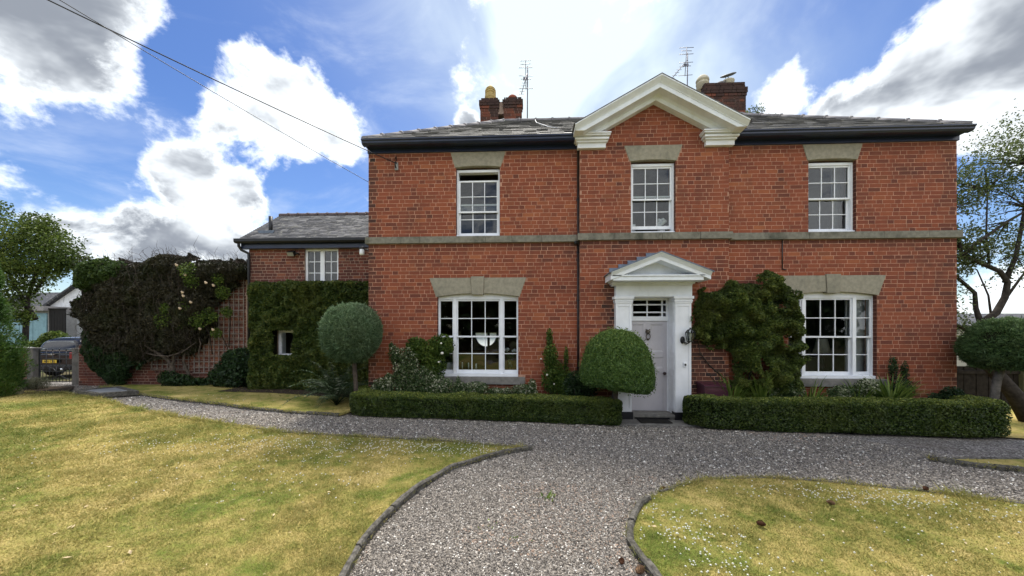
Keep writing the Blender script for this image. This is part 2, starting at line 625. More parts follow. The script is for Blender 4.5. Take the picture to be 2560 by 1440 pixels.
sheet('ground', [(-300, -300), (300, -300), (300, 300), (-300, 300)], -.03, M_SOIL, kind='structure')
sheet('gravel_drive', [(-20, -16), (14, -16), (14, .2), (-3.0, .2), (-7.5, 3.6), (-20, 3.6)], 0.0, M_GRAVEL, kind='structure')
LAWN_L = [(-32, 1.7), (-13.67, 1.39), (-11.33, 1.06), (-9.66, .36), (-7.8, -.62), (-5.85, -1.47), (-4.56, -1.83), (-3.47, -2.13), (-2.22, -2.22),
          (-.97, -2.29), (.356, -2.458), (-.02, -2.72), (-.279, -2.984), (-.581, -3.295), (-.729, -3.671), (-.83, -3.98), (-.885, -4.259), (-.937, -4.697),
          (-.941, -4.985), (-.902, -5.307), (-.75, -6.0), (-.35, -7.4), (-.3, -14), (-32, -14)]
LAWN_R = [(1.6, -14), (1.36, -6.2), (1.251, -5.137), (1.205, -4.9), (1.189, -4.697), (1.24, -4.508), (1.335, -4.292), (1.458, -4.06), (1.763, -3.742), (2.059, -3.528),
          (2.477, -3.295), (3.153, -3.167), (3.812, -3.221), (4.202, -3.297), (4.758, -3.404), (5.218, -3.56), (5.552, -3.649), (8.5, -4.3), (14, -5.2), (14, -14)]
LAWN_T = [(6.056, -2.24), (6.331, -2.45), (6.784, -2.62), (8.2, -3.05), (14, -4.2), (14, -2.0), (7.43, -2.13)]
LAWN_S = [(-11.6, 2.04), (-9.25, .93), (-7.47, .20), (-5.5, -.50), (-4.3, -.76), (-3.22, -.90), (-3.15, -.3), (-3.4, .9), (-7.2, 1.75), (-7.7, 2.5), (-11.6, 2.62)]
LH = .035
for nm, pl in (('lawn', LAWN_L), ('lawn', LAWN_R), ('lawn', LAWN_T), ('lawn', LAWN_S)):
    sheet(nm, pl, LH, M_LAWN, kind='structure')
sheet('flowerbed', [(-3.25, -.62), (1.4, -.62), (1.4, .1), (-3.25, .1)], .012, M_BED, kind='structure')
sheet('flowerbed', [(3.6, -.65), (8.9, -.65), (8.9, .1), (3.6, .1)], .012, M_BED, kind='structure')
sheet('flowerbed', [(-7.6, 1.3), (-3.3, .7), (-3.1, 2.0), (-7.6, 2.0)], .045, M_BED, kind='structure')
sheet('flowerbed', [(-15.6, .9), (-11.4, 1.1), (-12.6, 2.2), (-15.6, 2.4)], .045, M_BED, kind='structure')
sheet('lawn', [(8.5, -.9), (14, -1.7), (14, 3.0), (9.6, 3.0)], .03, M_LAWN, kind='structure')


# ---- kerbs: individual edging stones along the lawn edges
def resample(path, step):
    out = [Vector((*path[0], 0))]
    P = [Vector((*p, 0)) for p in path]
    acc = 0
    for a, b in zip(P, P[1:]):
        d = (b - a).length; t = 0
        while acc + (d - t) >= step:
            t += step - acc; acc = 0
            out.append(a + (b - a) * (t / d))
        acc += d - t
    return out


def kerb(path, w, h, step, nm='kerb'):
    rt = root(nm, (*path[0], g1(path[0][0])), kind='structure')
    pts = resample(path, step / 6)
    i = 0
    while i < len(pts) - 3:
        seg = pts[i:i + 7]
        if len(seg) < 3: break
        i += 6
        hh = h + random.uniform(-.008, .008); ww = w * random.uniform(.9, 1.1)
        vs = []; n = len(seg)
        for k, p in enumerate(seg):
            t = (seg[min(k + 1, n - 1)] - seg[max(k - 1, 0)]).normalized()
            q = Vector((t.y, -t.x, 0))
            pp = p + t * (.006 if k == 0 else (-.006 if k == n - 1 else 0))
            z = g1(p.x); j = random.uniform(-.004, .004)
            for o, zz in ((-ww / 2, -.03), (-ww / 2, hh * .8), (-ww * .28, hh + j), (ww * .28, hh + j), (ww / 2, hh * .72), (ww / 2, -.03)):
                vs.append(pp + q * (o + random.uniform(-.003, .003)) + Vector((0, 0, z + zz)))
        fs = [(a * 6 + b, a * 6 + b + 1, (a + 1) * 6 + b + 1, (a + 1) * 6 + b) for a in range(n - 1) for b in range(5)]
        fs += [(0, 1, 2, 3, 4, 5), tuple((n - 1) * 6 + b for b in range(5, -1, -1))]
        MB().add(vs, fs).build('kerb_stone', M_KERB, rt)
    return rt


kerb([(.40, -2.44)] + LAWN_L[11:22] + [(-.35, -7.2)], .052, .075, .62)
kerb(LAWN_L[2:11], .05, .045, .7)
kerb(LAWN_R[1:9], .06, .07, .6)
kerb(LAWN_R[8:18], .05, .045, .7)
kerb(LAWN_T[::-1][1:] [::-1] if False else LAWN_T[0:4], .06, .075, .6)
kerb([(7.43, -2.13), (6.056, -2.24)], .05, .05, .6)
kerb(LAWN_S[1:6], .06, .06, .7)


# ---- loose gravel chippings (octahedral stones, denser towards the viewer)
def chippings():
    n = 330000
    # sample by distance from the standing point so that nearer ground gets more, smaller stones
    cx, cy = cam.location.x, cam.location.y
    ang = RNG.uniform(R(-62), R(62), n) + R(2.66)
    d = 2.2 * np.exp(RNG.uniform(0, 1, n) * math.log(8.6 / 2.2))
    X = cx - np.sin(-ang) * d; Y = cy + np.cos(ang) * d
    P = np.stack([X, Y], 1)
    bad = inpoly(P, LAWN_L) | inpoly(P, LAWN_R) | inpoly(P, LAWN_T) | (Y > -.85)
    P = P[~bad]
    # path to the gate
    k = 26000
    Q = np.stack([RNG.uniform(-14.5, -3, k), RNG.uniform(-2.3, 2.9, k)], 1)
    bad = inpoly(Q, LAWN_L) | inpoly(Q, LAWN_S)
    Q = Q[~bad]
    P = np.concatenate([P, Q])
    n = len(P)
    dist = np.hypot(P[:, 0] - cx, P[:, 1] - cy)
    s = RNG.uniform(.0048, .0108, n) * np.where(RNG.random(n) < .08, 1.35, 1.0) * np.clip(dist / 3.6, .95, 1.6)
    base = np.array([(1, 0, 0), (-1, 0, 0), (0, 1, 0), (0, -1, 0), (0, 0, 1), (0, 0, -1)], float)
    V = np.repeat(base[None], n, 0) * (1 + RNG.uniform(-.35, .35, (n, 6, 1)))
    V += RNG.uniform(-.28, .28, (n, 6, 3))
    V *= np.stack([np.ones(n), RNG.uniform(.55, 1, n), RNG.uniform(.4, .75, n)], 1)[:, None, :]
    a = RNG.uniform(0, 6.28, n); b = RNG.normal(0, .45, n)
    ca, sa, cb, sb = np.cos(a), np.sin(a), np.cos(b), np.sin(b)
    x, y, z = V[..., 0].copy(), V[..., 1].copy(), V[..., 2].copy()
    x, z = x * cb[:, None] - z * sb[:, None], x * sb[:, None] + z * cb[:, None]
    V[..., 0] = x * ca[:, None] - y * sa[:, None]; V[..., 1] = x * sa[:, None] + y * ca[:, None]; V[..., 2] = z
    V *= s[:, None, None]
    V[..., 0] += P[:, 0, None]; V[..., 1] += P[:, 1, None]
    V[..., 2] += (gz(P[:, 0]) + RNG.uniform(.0, .010, n))[:, None]
    T = np.array([(0, 2, 4), (2, 1, 4), (1, 3, 4), (3, 0, 4), (2, 0, 5), (1, 2, 5), (3, 1, 5), (0, 3, 5)])
    Fc = (T[None] + (np.arange(n) * 6)[:, None, None]).reshape(-1, 3)
    pat = vnoise(np.c_[P, np.zeros(n)], .7, 3)
    rnd = np.clip(RNG.beta(1.7, 1.7, n) * .9 + (pat - .5) * .12, 0, .93)
    brown = vnoise(np.c_[P, np.zeros(n)], .55, 4) * .6 + vnoise(np.c_[P, np.zeros(n)], 2.2, 5) * .4
    rnd = np.where((brown > .58) & (RNG.random(n) < .10), .93, rnd)
    rnd = np.where(RNG.random(n) < .035, 1.0, rnd)
    np_mesh('gravel', V.reshape(-1, 3), Fc, M_CHIP, attrs={'rnd': np.repeat(rnd, 6)}, kind='stuff',
            label='loose grey gravel chippings covering the drive', cat='gravel')


chippings()


# ---- grass blades
def grass():
    cx, cy = cam.location.x, cam.location.y
    out = []
    for pl, n, dmin, dmax in ((LAWN_L, 1150000, 2.0, 17), (LAWN_R, 520000, 2.0, 9), (LAWN_T, 16000, 5, 10), (LAWN_S, 26000, 5, 14)):
        ang = RNG.uniform(R(-64), R(62), n)
        d = dmin * np.exp(RNG.uniform(0, 1, n) * math.log(dmax / dmin))
        X = cx + np.sin(ang - R(2.66)) * d; Y = cy + np.cos(ang - R(2.66)) * d
        P = np.stack([X, Y], 1)
        out.append(np.c_[P[inpoly(P, pl)]])
    # ragged fringe along the edging stones
    fr = []
    for pl, a, b in ((LAWN_L, 1, 21), (LAWN_R, 1, 17), (LAWN_S, 0, 6), (LAWN_T, 0, 4)):
        for (x0, y0), (x1, y1) in zip(pl[a:b], pl[a + 1:b + 1]):
            k = int(math.hypot(x1 - x0, y1 - y0) * 420)
            t = RNG.random(k)
            fr.append(np.c_[x0 + (x1 - x0) * t, y0 + (y1 - y0) * t] + RNG.normal(0, .018, (k, 2)))
    nf = sum(len(f) for f in fr)
    P = np.concatenate(out + fr)
    n = len(P)
    d = np.hypot(P[:, 0] - cx, P[:, 1] - cy)
    z = gz(P[:, 0]) + LH
    P3 = np.c_[P, z]
    tuft = vnoise(P3, 2.1, 5) * .6 + vnoise(P3, 7, 6) * .4
    h = RNG.uniform(.008, .026, n) * (0.30 + 1.9 * tuft ** 2) * np.clip(d / 4, .8, 1.7)
    h[-nf:] *= RNG.uniform(1.0, 2.6, nf)
    w = RNG.uniform(.0016, .0032, n) * np.clip(d / 2.6, .9, 4.0)
    a = RNG.uniform(0, 6.28, n)
    lean = RNG.uniform(.5, 2.2, n) * h; la = RNG.uniform(0, 6.28, n)
    V = np.empty((n, 3, 3))
    V[:, 0] = P3 + np.c_[np.cos(a) * w, np.sin(a) * w, np.full(n, -.004)]
    V[:, 1] = P3 - np.c_[np.cos(a) * w, np.sin(a) * w, np.full(n, .004)]
    V[:, 2] = P3 + np.c_[np.cos(la) * lean, np.sin(la) * lean, h]
    F = np.arange(n * 3).reshape(-1, 3)
    rnd = np.clip(RNG.beta(1.1, 1.1, n) * .85 + (.5 - tuft) * .8 + .08, 0, 1)
    np_mesh('grass', V.reshape(-1, 3), F, M_BLADE, attrs={'rnd': np.repeat(rnd, 3)}, kind='stuff',
            label='short dry yellow green lawn grass', cat='grass')


grass()


# ---- white clover heads, fallen leaves
def clover():
    cl = [((-1.4, -2.7), (1.6, .35), 520), ((-3.0, -2.75), (1.5, .45), 260), ((-4.5, -2.9), (1.2, .5), 90), ((-2.2, -3.7), (1.4, .6), 120), ((-.3, -2.75), (.4, .16), 50),
          ((1.75, -4.6), (.35, .5), 230), ((1.9, -5.1), (.4, .25), 70), ((2.9, -3.55), (1.1, .25), 90), ((4.0, -3.7), (.75, .25), 190), ((5.0, -4.0), (1.0, .4), 110), ((3.4, -4.6), (1.2, .6), 60), ((8.0, -2.6), (1.2, .25), 40),
          ((-6.5, -3.2), (2.4, .8), 60), ((-6.5, .35), (1.6, .4), 40)]
    P = []
    for (x, y), (sx, sy), n in cl:
        n = int(n * .9)
        q = np.c_[RNG.normal(x, sx * .6, n), RNG.normal(y, sy * .6, n)]
        ok = np.zeros(n, bool)
        for pl in (LAWN_L, LAWN_R, LAWN_T, LAWN_S): ok |= inpoly(q, pl)
        P.append(q[ok])
    P = np.concatenate(P); n = len(P)
    base = np.array([(1, 0, 0), (.5, .87, 0), (-.5, .87, 0), (-1, 0, 0), (-.5, -.87, 0), (.5, -.87, 0), (0, 0, .9), (0, 0, -.8)])
    s = RNG.uniform(.0055, .0095, n)
    V = base[None] * s[:, None, None]
    V = V + np.c_[P, gz(P[:, 0]) + LH + RNG.uniform(.016, .03, n)][:, None, :]
    T = np.array([(i, (i + 1) % 6, 6) for i in range(6)] + [((i + 1) % 6, i, 7) for i in range(6)])
    F = (T[None] + (np.arange(n) * 8)[:, None, None]).reshape(-1, 3)
    np_mesh('clover_flowers', V.reshape(-1, 3), F, m_plain('clover_white', (.66, .66, .58), .8, .1), kind='stuff',
            label='white clover heads dotted over the lawns', cat='clover', smooth=True)
    # curled fallen leaves and wood chips
    n = 230
    q = np.c_[RNG.uniform(-7, 6, n), RNG.uniform(-6.3, -2.3, n)]
    ok = inpoly(q, LAWN_L) | inpoly(q, LAWN_R)
    q = q[ok]; n = len(q)
    a = RNG.uniform(0, 6.28, n); l = RNG.uniform(.010, .028, n); w = l * RNG.uniform(.25, .5, n)
    c = np.c_[q, gz(q[:, 0]) + LH + .018]
    tx = np.c_[np.cos(a), np.sin(a), RNG.uniform(-.2, .3, n)] * l[:, None]; ty = np.c_[-np.sin(a), np.cos(a), RNG.uniform(-.2, .4, n)] * w[:, None]
    V = np.stack([c - tx, c + ty, c + tx, c - ty], 1).reshape(-1, 3)
    np_mesh('leaf_litter', V, np.arange(n * 4).reshape(-1, 4), m_plain('dry_leaf', (.42, .33, .2), .8, .1, var=.5, scale=3), kind='stuff',
            label='curled dry leaves scattered on the lawns', cat='leaves')


clover()

# ================================================================== HOUSE
HX0, HX1 = -3.08, 8.88
HB = 5.25
house = root('brick_house', (2.9, 0, -.1), 'two-storey red brick house with white pedimented porch and slate hip roof', 'house')

CW = .0815          # brick course
SL, HL, JT = .227, .111, .0100


def wallgrid(mb, x0, x1, z0, z1, holes, y, depth, mp=None):
    xs = sorted({x0, x1, *[h[0] for h in holes], *[h[1] for h in holes]})
    zs = sorted({z0, z1, *[h[2] for h in holes], *[h[3] for h in holes]})
    for a, b in zip(xs, xs[1:]):
        for c, d in zip(zs, zs[1:]):
            mx, mz = (a + b) / 2, (c + d) / 2
            if any(h[0] < mx < h[1] and h[2] < mz < h[3] for h in holes): continue
            mb.add([(a, y, c), (b, y, c), (b, y, d), (a, y, d)], [(0, 1, 2, 3)])
    for h in holes:
        a, b, c, d = h
        mb.add([(a, y, c), (a, y + depth, c), (a, y + depth, d), (a, y, d)], [(0, 1, 2, 3)])
        mb.add([(b, y, c), (b, y + depth, c), (b, y + depth, d), (b, y, d)], [(0, 3, 2, 1)])
        mb.add([(a, y, d), (b, y, d), (b, y + depth, d), (a, y + depth, d)], [(0, 1, 2, 3)])
        mb.add([(a, y, c), (b, y, c), (b, y + depth, c), (a, y + depth, c)], [(0, 3, 2, 1)])


def lay(z0, z1, span, holes, phase=0.0, course=None):
    """Flemish bond: list of (xa, xb, za, zb) bricks; span(z)->(x0,x1); holes: f(z)->(xa,xb)|None"""
    cw = course or CW
    out = []
    rows = int(round((z1 - z0) / cw))
    for r in range(rows):
        za = z0 + r * cw; zb = za + cw - JT; zc = (za + zb) / 2
        s = span(zc)
        if s is None: continue
        iv = [s]
        for h in holes:
            q = h(zc)
            if q is None: continue
            nv = []
            for a, b in iv:
                if q[1] <= a or q[0] >= b: nv.append((a, b)); continue
                if q[0] > a: nv.append((a, q[0]))
                if q[1] < b: nv.append((q[1], b))
            iv = nv
        x = s[0] - 1.5 + phase + ((SL + HL + 2 * JT) / 2 if r % 2 else 0) + random.uniform(-.02, .02)
        k = 0
        while x < s[1]:
            w = SL if k % 2 == 0 else HL
            if random.random() < .06: w = SL + HL - w
            w *= random.uniform(.97, 1.03)
            for a, b in iv:
                xa, xb = max(x, a), min(x + w, b)
                if xb - xa > .028: out.append((xa, xb, za, zb))
            x += w + JT * random.uniform(.8, 1.2); k += 1
    return out


SOOT = {}


def brick_geo(rects, y, back=.02, seed=0):
    n = len(rects)
    A = np.array(rects)
    rg = np.random.default_rng(seed)
    V = np.empty((n, 8, 3))
    fy = y - rg.uniform(.0006, .0018, n)
    jit = lambda: rg.uniform(-.0013, .0013, n)
    for i, (xi, zi) in enumerate(((0, 2), (1, 2), (1, 3), (0, 3))):
        V[:, i, 0] = A[:, xi] + jit(); V[:, i, 1] = fy + rg.uniform(-.0004, .0004, n); V[:, i, 2] = A[:, zi] + jit() * .8
        V[:, i + 4, 0] = V[:, i, 0]; V[:, i + 4, 1] = y + back; V[:, i + 4, 2] = V[:, i, 2]
    F = np.array([(0, 1, 2, 3), (0, 4, 5, 1), (1, 5, 6, 2), (2, 6, 7, 3), (3, 7, 4, 0)])
    c = np.c_[(A[:, 0] + A[:, 1]) / 2, np.full(n, y), (A[:, 2] + A[:, 3]) / 2]
    w = A[:, 1] - A[:, 0]
    rnd = np.clip(rg.beta(2.6, 2.2, n) + (vnoise(c, .6, 9) - .5) * .45 + (vnoise(c, 1.7, 10) - .5) * .25 - np.where(w < .16, .06, 0), .10, 1) - np.where(rg.random(n) < .03, .1, 0)
    x, z = c[:, 0], c[:, 2]
    bx = lambda a, b, f: np.clip((a[0] - f) / -.12 if False else np.minimum((f - a) / .12, (b - f) / .12), 0, 1)
    soot = np.zeros(n)
    if y < .5:
        soot = np.maximum.reduce([.75 * np.clip((-2.80 - x) / .2, 0, 1), .95 * bx(1.82, 2.25, x) * bx(1.0, 2.75, z), .5 * bx(3.33, 3.66, z), 1.0 * bx(3.35, 4.40, x) * bx(-.3, 1.9, z),
                                  .35 * np.clip((.55 - z) / .4, 0, 1), .55 * bx(5.35, 5.62, x) * bx(4.0, 5.1, z), .4 * bx(8.55, 9.2, x), .35 * bx(5.28, 5.6, z)])
    soot = np.clip(soot * rg.uniform(.55, 1.1, n) + np.where(rg.random(n) < .02, .35, 0), 0, 1)
    SOOT[id(V)] = soot
    return V, F, rnd


def brickwork(parent, rects, y, mat, single=0, key=None, nm='brick', seed=0, stuff='brickwork'):
    """the `single` largest bricks one object each, the rest one mesh"""
    V, F, rnd = brick_geo(rects, y, seed=seed)
    soot = SOOT.pop(id(V))
    order = sorted(range(len(rects)), key=key or (lambda i: -(rects[i][1] - rects[i][0])))
    one, rest = order[:single], order[single:]
    for i in one:
        o = Vector(V[i].mean(0))
        me = bpy.data.meshes.new(nm)
        me.from_pydata([tuple(Vector(p) - o) for p in V[i]], [], [tuple(f) for f in F])
        at = me.attributes.new('rnd', 'FLOAT', 'POINT')
        at.data.foreach_set('value', np.full(8, rnd[i], dtype=np.float32))
        at = me.attributes.new('soot', 'FLOAT', 'POINT')
        at.data.foreach_set('value', np.full(8, soot[i], dtype=np.float32))
        me.materials.append(mat)
        link(nm, me, parent, Matrix.Translation(o))
    if rest:
        m = len(rest)
        FF = (F[None] + (np.arange(m) * 8)[:, None, None]).reshape(-1, 4)
        np_mesh(stuff, V[rest].reshape(-1, 3), FF, mat, parent, {'rnd': np.repeat(rnd[rest], 8), 'soot': np.repeat(soot[rest], 8)}, kind='stuff')


def rect_hole(x0, x1, z0, z1):
    return lambda z: (x0, x1) if z0 < z < z1 else None


def trap_hole(cx, b, t, z0, z1):
    return lambda z: (lambda h: (cx - h, cx + h))(b + (t - b) * (z - z0) / (z1 - z0) + .006) if z0 - .01 < z < z1 + .01 else None


UW = [(-.722, .468, 0.0), (2.884, .450, -.12), (6.49, .468, 0.0)]       # upper windows: centre, half width, wall plane
LW = [(-.728, .864), (6.494, .864)]
UZ0, UZ1, LZ0, LZ1 = 3.676, 5.155, .722, 2.40
BX0, BX1 = 1.405, 4.386
DX0, DX1 = 2.40, 3.28
FZ = 5.47
hw = []
for cx, h, yy in UW: hw.append((cx - h, cx + h, UZ0 - .02, UZ1 + .06))
for cx, h in LW: hw.append((cx - h, cx + h, LZ0 - .06, LZ1 + .09))

mb = MB()
wallgrid(mb, HX0, BX0, -.4, 5.6, [hw[0], hw[3]], 0, .28)
wallgrid(mb, BX1, HX1, -.4, 5.6, [hw[2], hw[4]], 0, .28)
wallgrid(mb, BX0, BX1, -.4, 5.6, [hw[1], (DX0, DX1, -.2, 2.40)], -.12, .40)
mb.add([(BX0, -.12, -.4), (BX0, 0, -.4), (BX0, 0, 5.6), (BX0, -.12, 5.6)], [(0, 1, 2, 3)])
mb.add([(BX1, -.12, -.4), (BX1, 0, -.4), (BX1, 0, 5.6), (BX1, -.12, 5.6)], [(0, 3, 2, 1)])
mb.add([(BX0, -.12, 5.6), (BX1, -.12, 5.6), (BX1, -.12, 5.66), (2.896, -.12, 6.5), (BX0, -.12, 5.66)], [(0, 1, 2, 3, 4)])
mb.build('wall', M_MORT, house)
# rear and end walls
mb = MB()
wallgrid(mb, HX0, HX1, -.4, 5.6, [(-1.60, -.73, 1.02, 1.60)], HB, .25)
for x, s in ((HX0, 1), (HX1, -1)):
    mb.add([(x, 0, -.4), (x, HB, -.4), (x, HB, 5.6), (x, 0, 5.6)], [(0, 1, 2, 3)])
mb.build('end_wall', M_BRICK, house)

holesL = [rect_hole(*hw[0]), rect_hole(*hw[3]), trap_hole(UW[0][0], .475, .583, 5.15, 5.46), trap_hole(LW[0][0], .888, 1.03, 2.40, 2.80),
          rect_hole(LW[0][0] - 1.0, LW[0][0] + 1.0, .56, .72), rect_hole(HX0, HX1, 3.535, 3.675)]
holesR = [rect_hole(*hw[2]), rect_hole(*hw[4]), trap_hole(UW[2][0], .485, .585, 5.15, 5.46), trap_hole(LW[1][0], .888, 1.03, 2.40, 2.80),
          rect_hole(LW[1][0] - 1.0, LW[1][0] + 1.0, .56, .72), rect_hole(HX0, HX1, 3.535, 3.675)]
holesC = [rect_hole(*hw[1]), rect_hole(2.11, 3.57, -.4, 2.6), trap_hole(UW[1][0], .485, .581, 5.14, 5.455), rect_hole(HX0, HX1, 3.535, 3.675)]
ZB = 3.535 - CW * 46
rl = lay(ZB, 3.535, lambda z: (HX0, BX0), holesL) + lay(3.675, FZ + .08, lambda z: (HX0, BX0), holesL)
rr_ = lay(ZB, 3.535, lambda z: (BX1, HX1), holesR, .1) + lay(3.675, FZ + .08, lambda z: (BX1, HX1), holesR, .1)
gab = lambda z: (BX0, BX1) if z < 5.62 else (lambda h: (2.896 - h, 2.896 + h) if h > .1 else None)(min(1.49, (6.47 - z) / .555))
rc = lay(ZB, 3.535, gab, holesC, .2) + lay(3.675, 6.45, gab, holesC, .2)


def pxsize(r, y):
    b = -math.sin(R(2.662)) * ((r[0] + r[1]) / 2 - .3616) + math.cos(R(2.662)) * (y + 7.7756)
    return (r[1] - r[0]) / b


visible = lambda r: r[2] > .45 and not (3.5 < r[0] < 5.75 and r[2] < 2.7)
brickwork(house, rr_, 0.0, M_BRICK, 300, lambda i: -pxsize(rr_[i], 0) if visible(rr_[i]) else 0, seed=1)
brickwork(house, rl, 0.0, M_BRICK, 0, seed=2)
brickwork(house, rc, -.12, M_BRICK, 0, seed=3)
# brick quoin returns inside the window reveals
for k, (a, b, c, d) in enumerate(hw):
    yy = -.12 if k == 1 else 0.0
    q = MB()
    for x0, x1 in ((a - .001, a + .006), (b - .006, b + .001)):
        z = c + .02; r = 0
        while z < d - .06:
            w = .10 if r % 2 else .085
            q.box(x0, x1, yy + .004, yy + w, z, z + CW - JT); z += CW; r += 1
    q.build('reveal_brick', M_BRICK, house, kind='stuff')

# ---- stone dressings
XJ = [HX0 - .055, -2.35, -1.95, -.55, .0, .62, BX0 - .055]
for a, b in zip(XJ, XJ[1:]):
    MB().box(a + .002, b - .002, -.065, .05, 3.535, 3.675).build('band_stone', M_BAND, house, .006)
for a, b in zip([BX0 - .055, 2.1, 3.05, 3.8, BX1 + .055], [2.1, 3.05, 3.8, BX1 + .055]):
    MB().box(a + .002, b - .002, -.185, -.05, 3.535, 3.675).build('band_stone', M_BAND, house, .006)
for a, b in zip([BX1 + .055, 5.25, 6.0, 7.45, 8.3, HX1 + .055], [5.25, 6.0, 7.45, 8.3, HX1 + .055]):
    MB().box(a + .002, b - .002, -.065, .05, 3.535, 3.675).build('band_stone', M_BAND, house, .006)


def lintel(cx, b, t, z0, z1, crown, y, key=False):
    n = 14
    def arc(x0, x1):
        return [(cx + x0 + (x1 - x0) * i / n, z0 + crown * (1 - ((x0 + (x1 - x0) * i / n) / b) ** 2)) for i in range(n + 1)]
    if not key:
        MB().prism(arc(-b, b) + [(cx + t, z1), (cx - t, z1)], y - .014, y + .10).build('lintel', M_STONE, house, .004)
    else:
        kb, kt = .122, .142
        for s in (-1, 1):
            p = arc(s * b, s * (kb + .004)) + [(cx + s * (kt + .002), z1), (cx + s * t, z1)]
            MB().prism(p, y - .014, y + .10).build('lintel', M_STONE, house, .004)
        MB().prism([(cx - kb, z0 + .045), (cx + kb, z0 + .045), (cx + kt, z1 + .025), (cx - kt, z1 + .025)], y - .035, y + .09).build('keystone', M_STONE, house, .006)


for cx, h, yy in UW: lintel(cx, h + .018, .583, 5.14, 5.462, .03, yy)
for cx, h in LW:
    lintel(cx, h + .022, 1.028, 2.40, 2.805, .075, 0, True)
    MB().box(cx - 1.0, cx + 1.0, -.075, .10, .56, .715).build('sill', M_SLAB, house, .006)


# ---- windows
def bar(p, x0, x1, y0, y1, z0, z1, nm='glazing_bar', bev=.003):
    return MB().box(x0, x1, y0, y1, z0, z1).build(nm, M_WHITE, p, bev)


def pane(p, x0, x1, y, z0, z1):
    cx, cz = (x0 + x1) / 2, (z0 + z1) / 2
    hx, hz = (x1 - x0) / 2, (z1 - z0) / 2
    me = bpy.data.meshes.new('pane')
    me.from_pydata([(-hx, 0, -hz), (hx, 0, -hz), (hx, 0, hz), (-hx, 0, hz)], [], [(0, 1, 2, 3)])
    me.materials.append(M_GLASS)
    w = Matrix.Translation((cx, y, cz)) @ Matrix.Rotation(R(random.uniform(-.7, .7)), 4, 'Z') @ Matrix.Rotation(R(random.uniform(-.7, .7)), 4, 'X')
    link('pane', me, p, w)


def sash(p, x0, x1, z0, z1, y, nc, nr, nm, brail=.035, trail=.035, stile=.036):
    s = MB()
    s.box(x0, x0 + stile, y, y + .035, z0, z1).box(x1 - stile, x1, y, y + .035, z0, z1)
    s.box(x0 + stile, x1 - stile, y + .001, y + .034, z0, z0 + brail).box(x0 + stile, x1 - stile, y + .001, y + .034, z1 - trail, z1)
    s.build(nm, M_WHITE, p, .003)
    gx0, gx1, gz0, gz1 = x0 + stile, x1 - stile, z0 + brail, z1 - trail
    bw = .017
    for i in range(1, nc):
        x = gx0 + (gx1 - gx0) * i / nc
        bar(p, x - bw / 2, x + bw / 2, y + .004, y + .030, gz0, gz1)
    for j in range(1, nr):
        z = gz0 + (gz1 - gz0) * j / nr
        bar(p, gx0, gx1, y + .006, y + .028, z - bw / 2, z + bw / 2)
    for i in range(nc):
        for j in range(nr):
            a, b = gx0 + (gx1 - gx0) * i / nc, gx0 + (gx1 - gx0) * (i + 1) / nc
            c, d = gz0 + (gz1 - gz0) * j / nr, gz0 + (gz1 - gz0) * (j + 1) / nr
            pane(p, a, b, y + .018, c, d)


def sash_window(cx, h, z0, z1, y, drop=0.0, lift=0.0, label=None):
    yf = y + .075
    f = MB()
    f.box(cx - h, cx - h + .042, yf, yf + .14, z0, z1).box(cx + h - .042, cx + h, yf, yf + .14, z0, z1)
    f.box(cx - h + .042, cx + h - .042, yf, yf + .14, z1 - .055, z1)
    f.box(cx - h - .005, cx + h + .005, yf - .045, yf + .14, z0 - .02, z0 + .045)
    w = f.build('window', M_WHITE, house, .004)
    if label: w['label'] = label
    a, b = cx - h + .042, cx + h - .042
    zm = (z0 + .045 + z1 - .055) / 2
    sash(w, a, b, zm - .018 - drop, z1 - .055 - drop, yf + .025, 3, 2, 'upper_sash')
    sash(w, a, b, z0 + .045 + lift, zm + .018 + lift, yf + .070, 3, 2, 'lower_sash', brail=.065)
    return w


sash_window(*UW[0][:2], UZ0, 5.12, 0, drop=.165, label='sash window with its upper sash lowered')
sash_window(*UW[1][:2], UZ0, 5.12, -.12, lift=.07, label='sash window with its lower sash raised')
sash_window(*UW[2][:2], UZ0, 5.12, 0)


def triple_window(cx, h, z0, z1):
    yf = .085
    f = MB()
    mul = [(-h, -h + .018), (-.532, -.466), (.466, .532), (h - .018, h)]
    for a, b in mul: f.box(cx + a, cx + b, yf, yf + .14, z0, z1)
    for (a, b), (c, d) in zip(mul, mul[1:]): f.box(cx + b, cx + c, yf + .001, yf + .139, z1 - .045, z1)
    n = 12
    arc = [(cx - h + 2 * h * i / n, z1 + .08 * (1 - (2 * i / n - 1) ** 2) + .004) for i in range(n + 1)]
    f.prism([(cx + h, z1 - .001), (cx - h, z1 - .001)] + arc, yf + .004, yf + .12)
    f.box(cx - h - .008, cx + h + .008, yf - .06, yf + .14, z0 - .02, z0 + .05)
    w = f.build('window', M_WHITE, house, .004)
    zm = z0 + .05 + (z1 - .045 - z0 - .05) * .495
    for (a, b), nc in (((cx - h + .018, cx - .532), 1), ((cx - .466, cx + .466), 3), ((cx + .532, cx + h - .018), 1)):
        sash(w, a, b, zm - .015, z1 - .045, yf + .025, nc, 2, 'upper_sash', stile=.027)
        sash(w, a, b, z0 + .05, zm + .02, yf + .070, nc, 2, 'lower_sash', brail=.07, stile=.027)
    return w


for cx, h in LW: triple_window(cx, h, LZ0, LZ1)

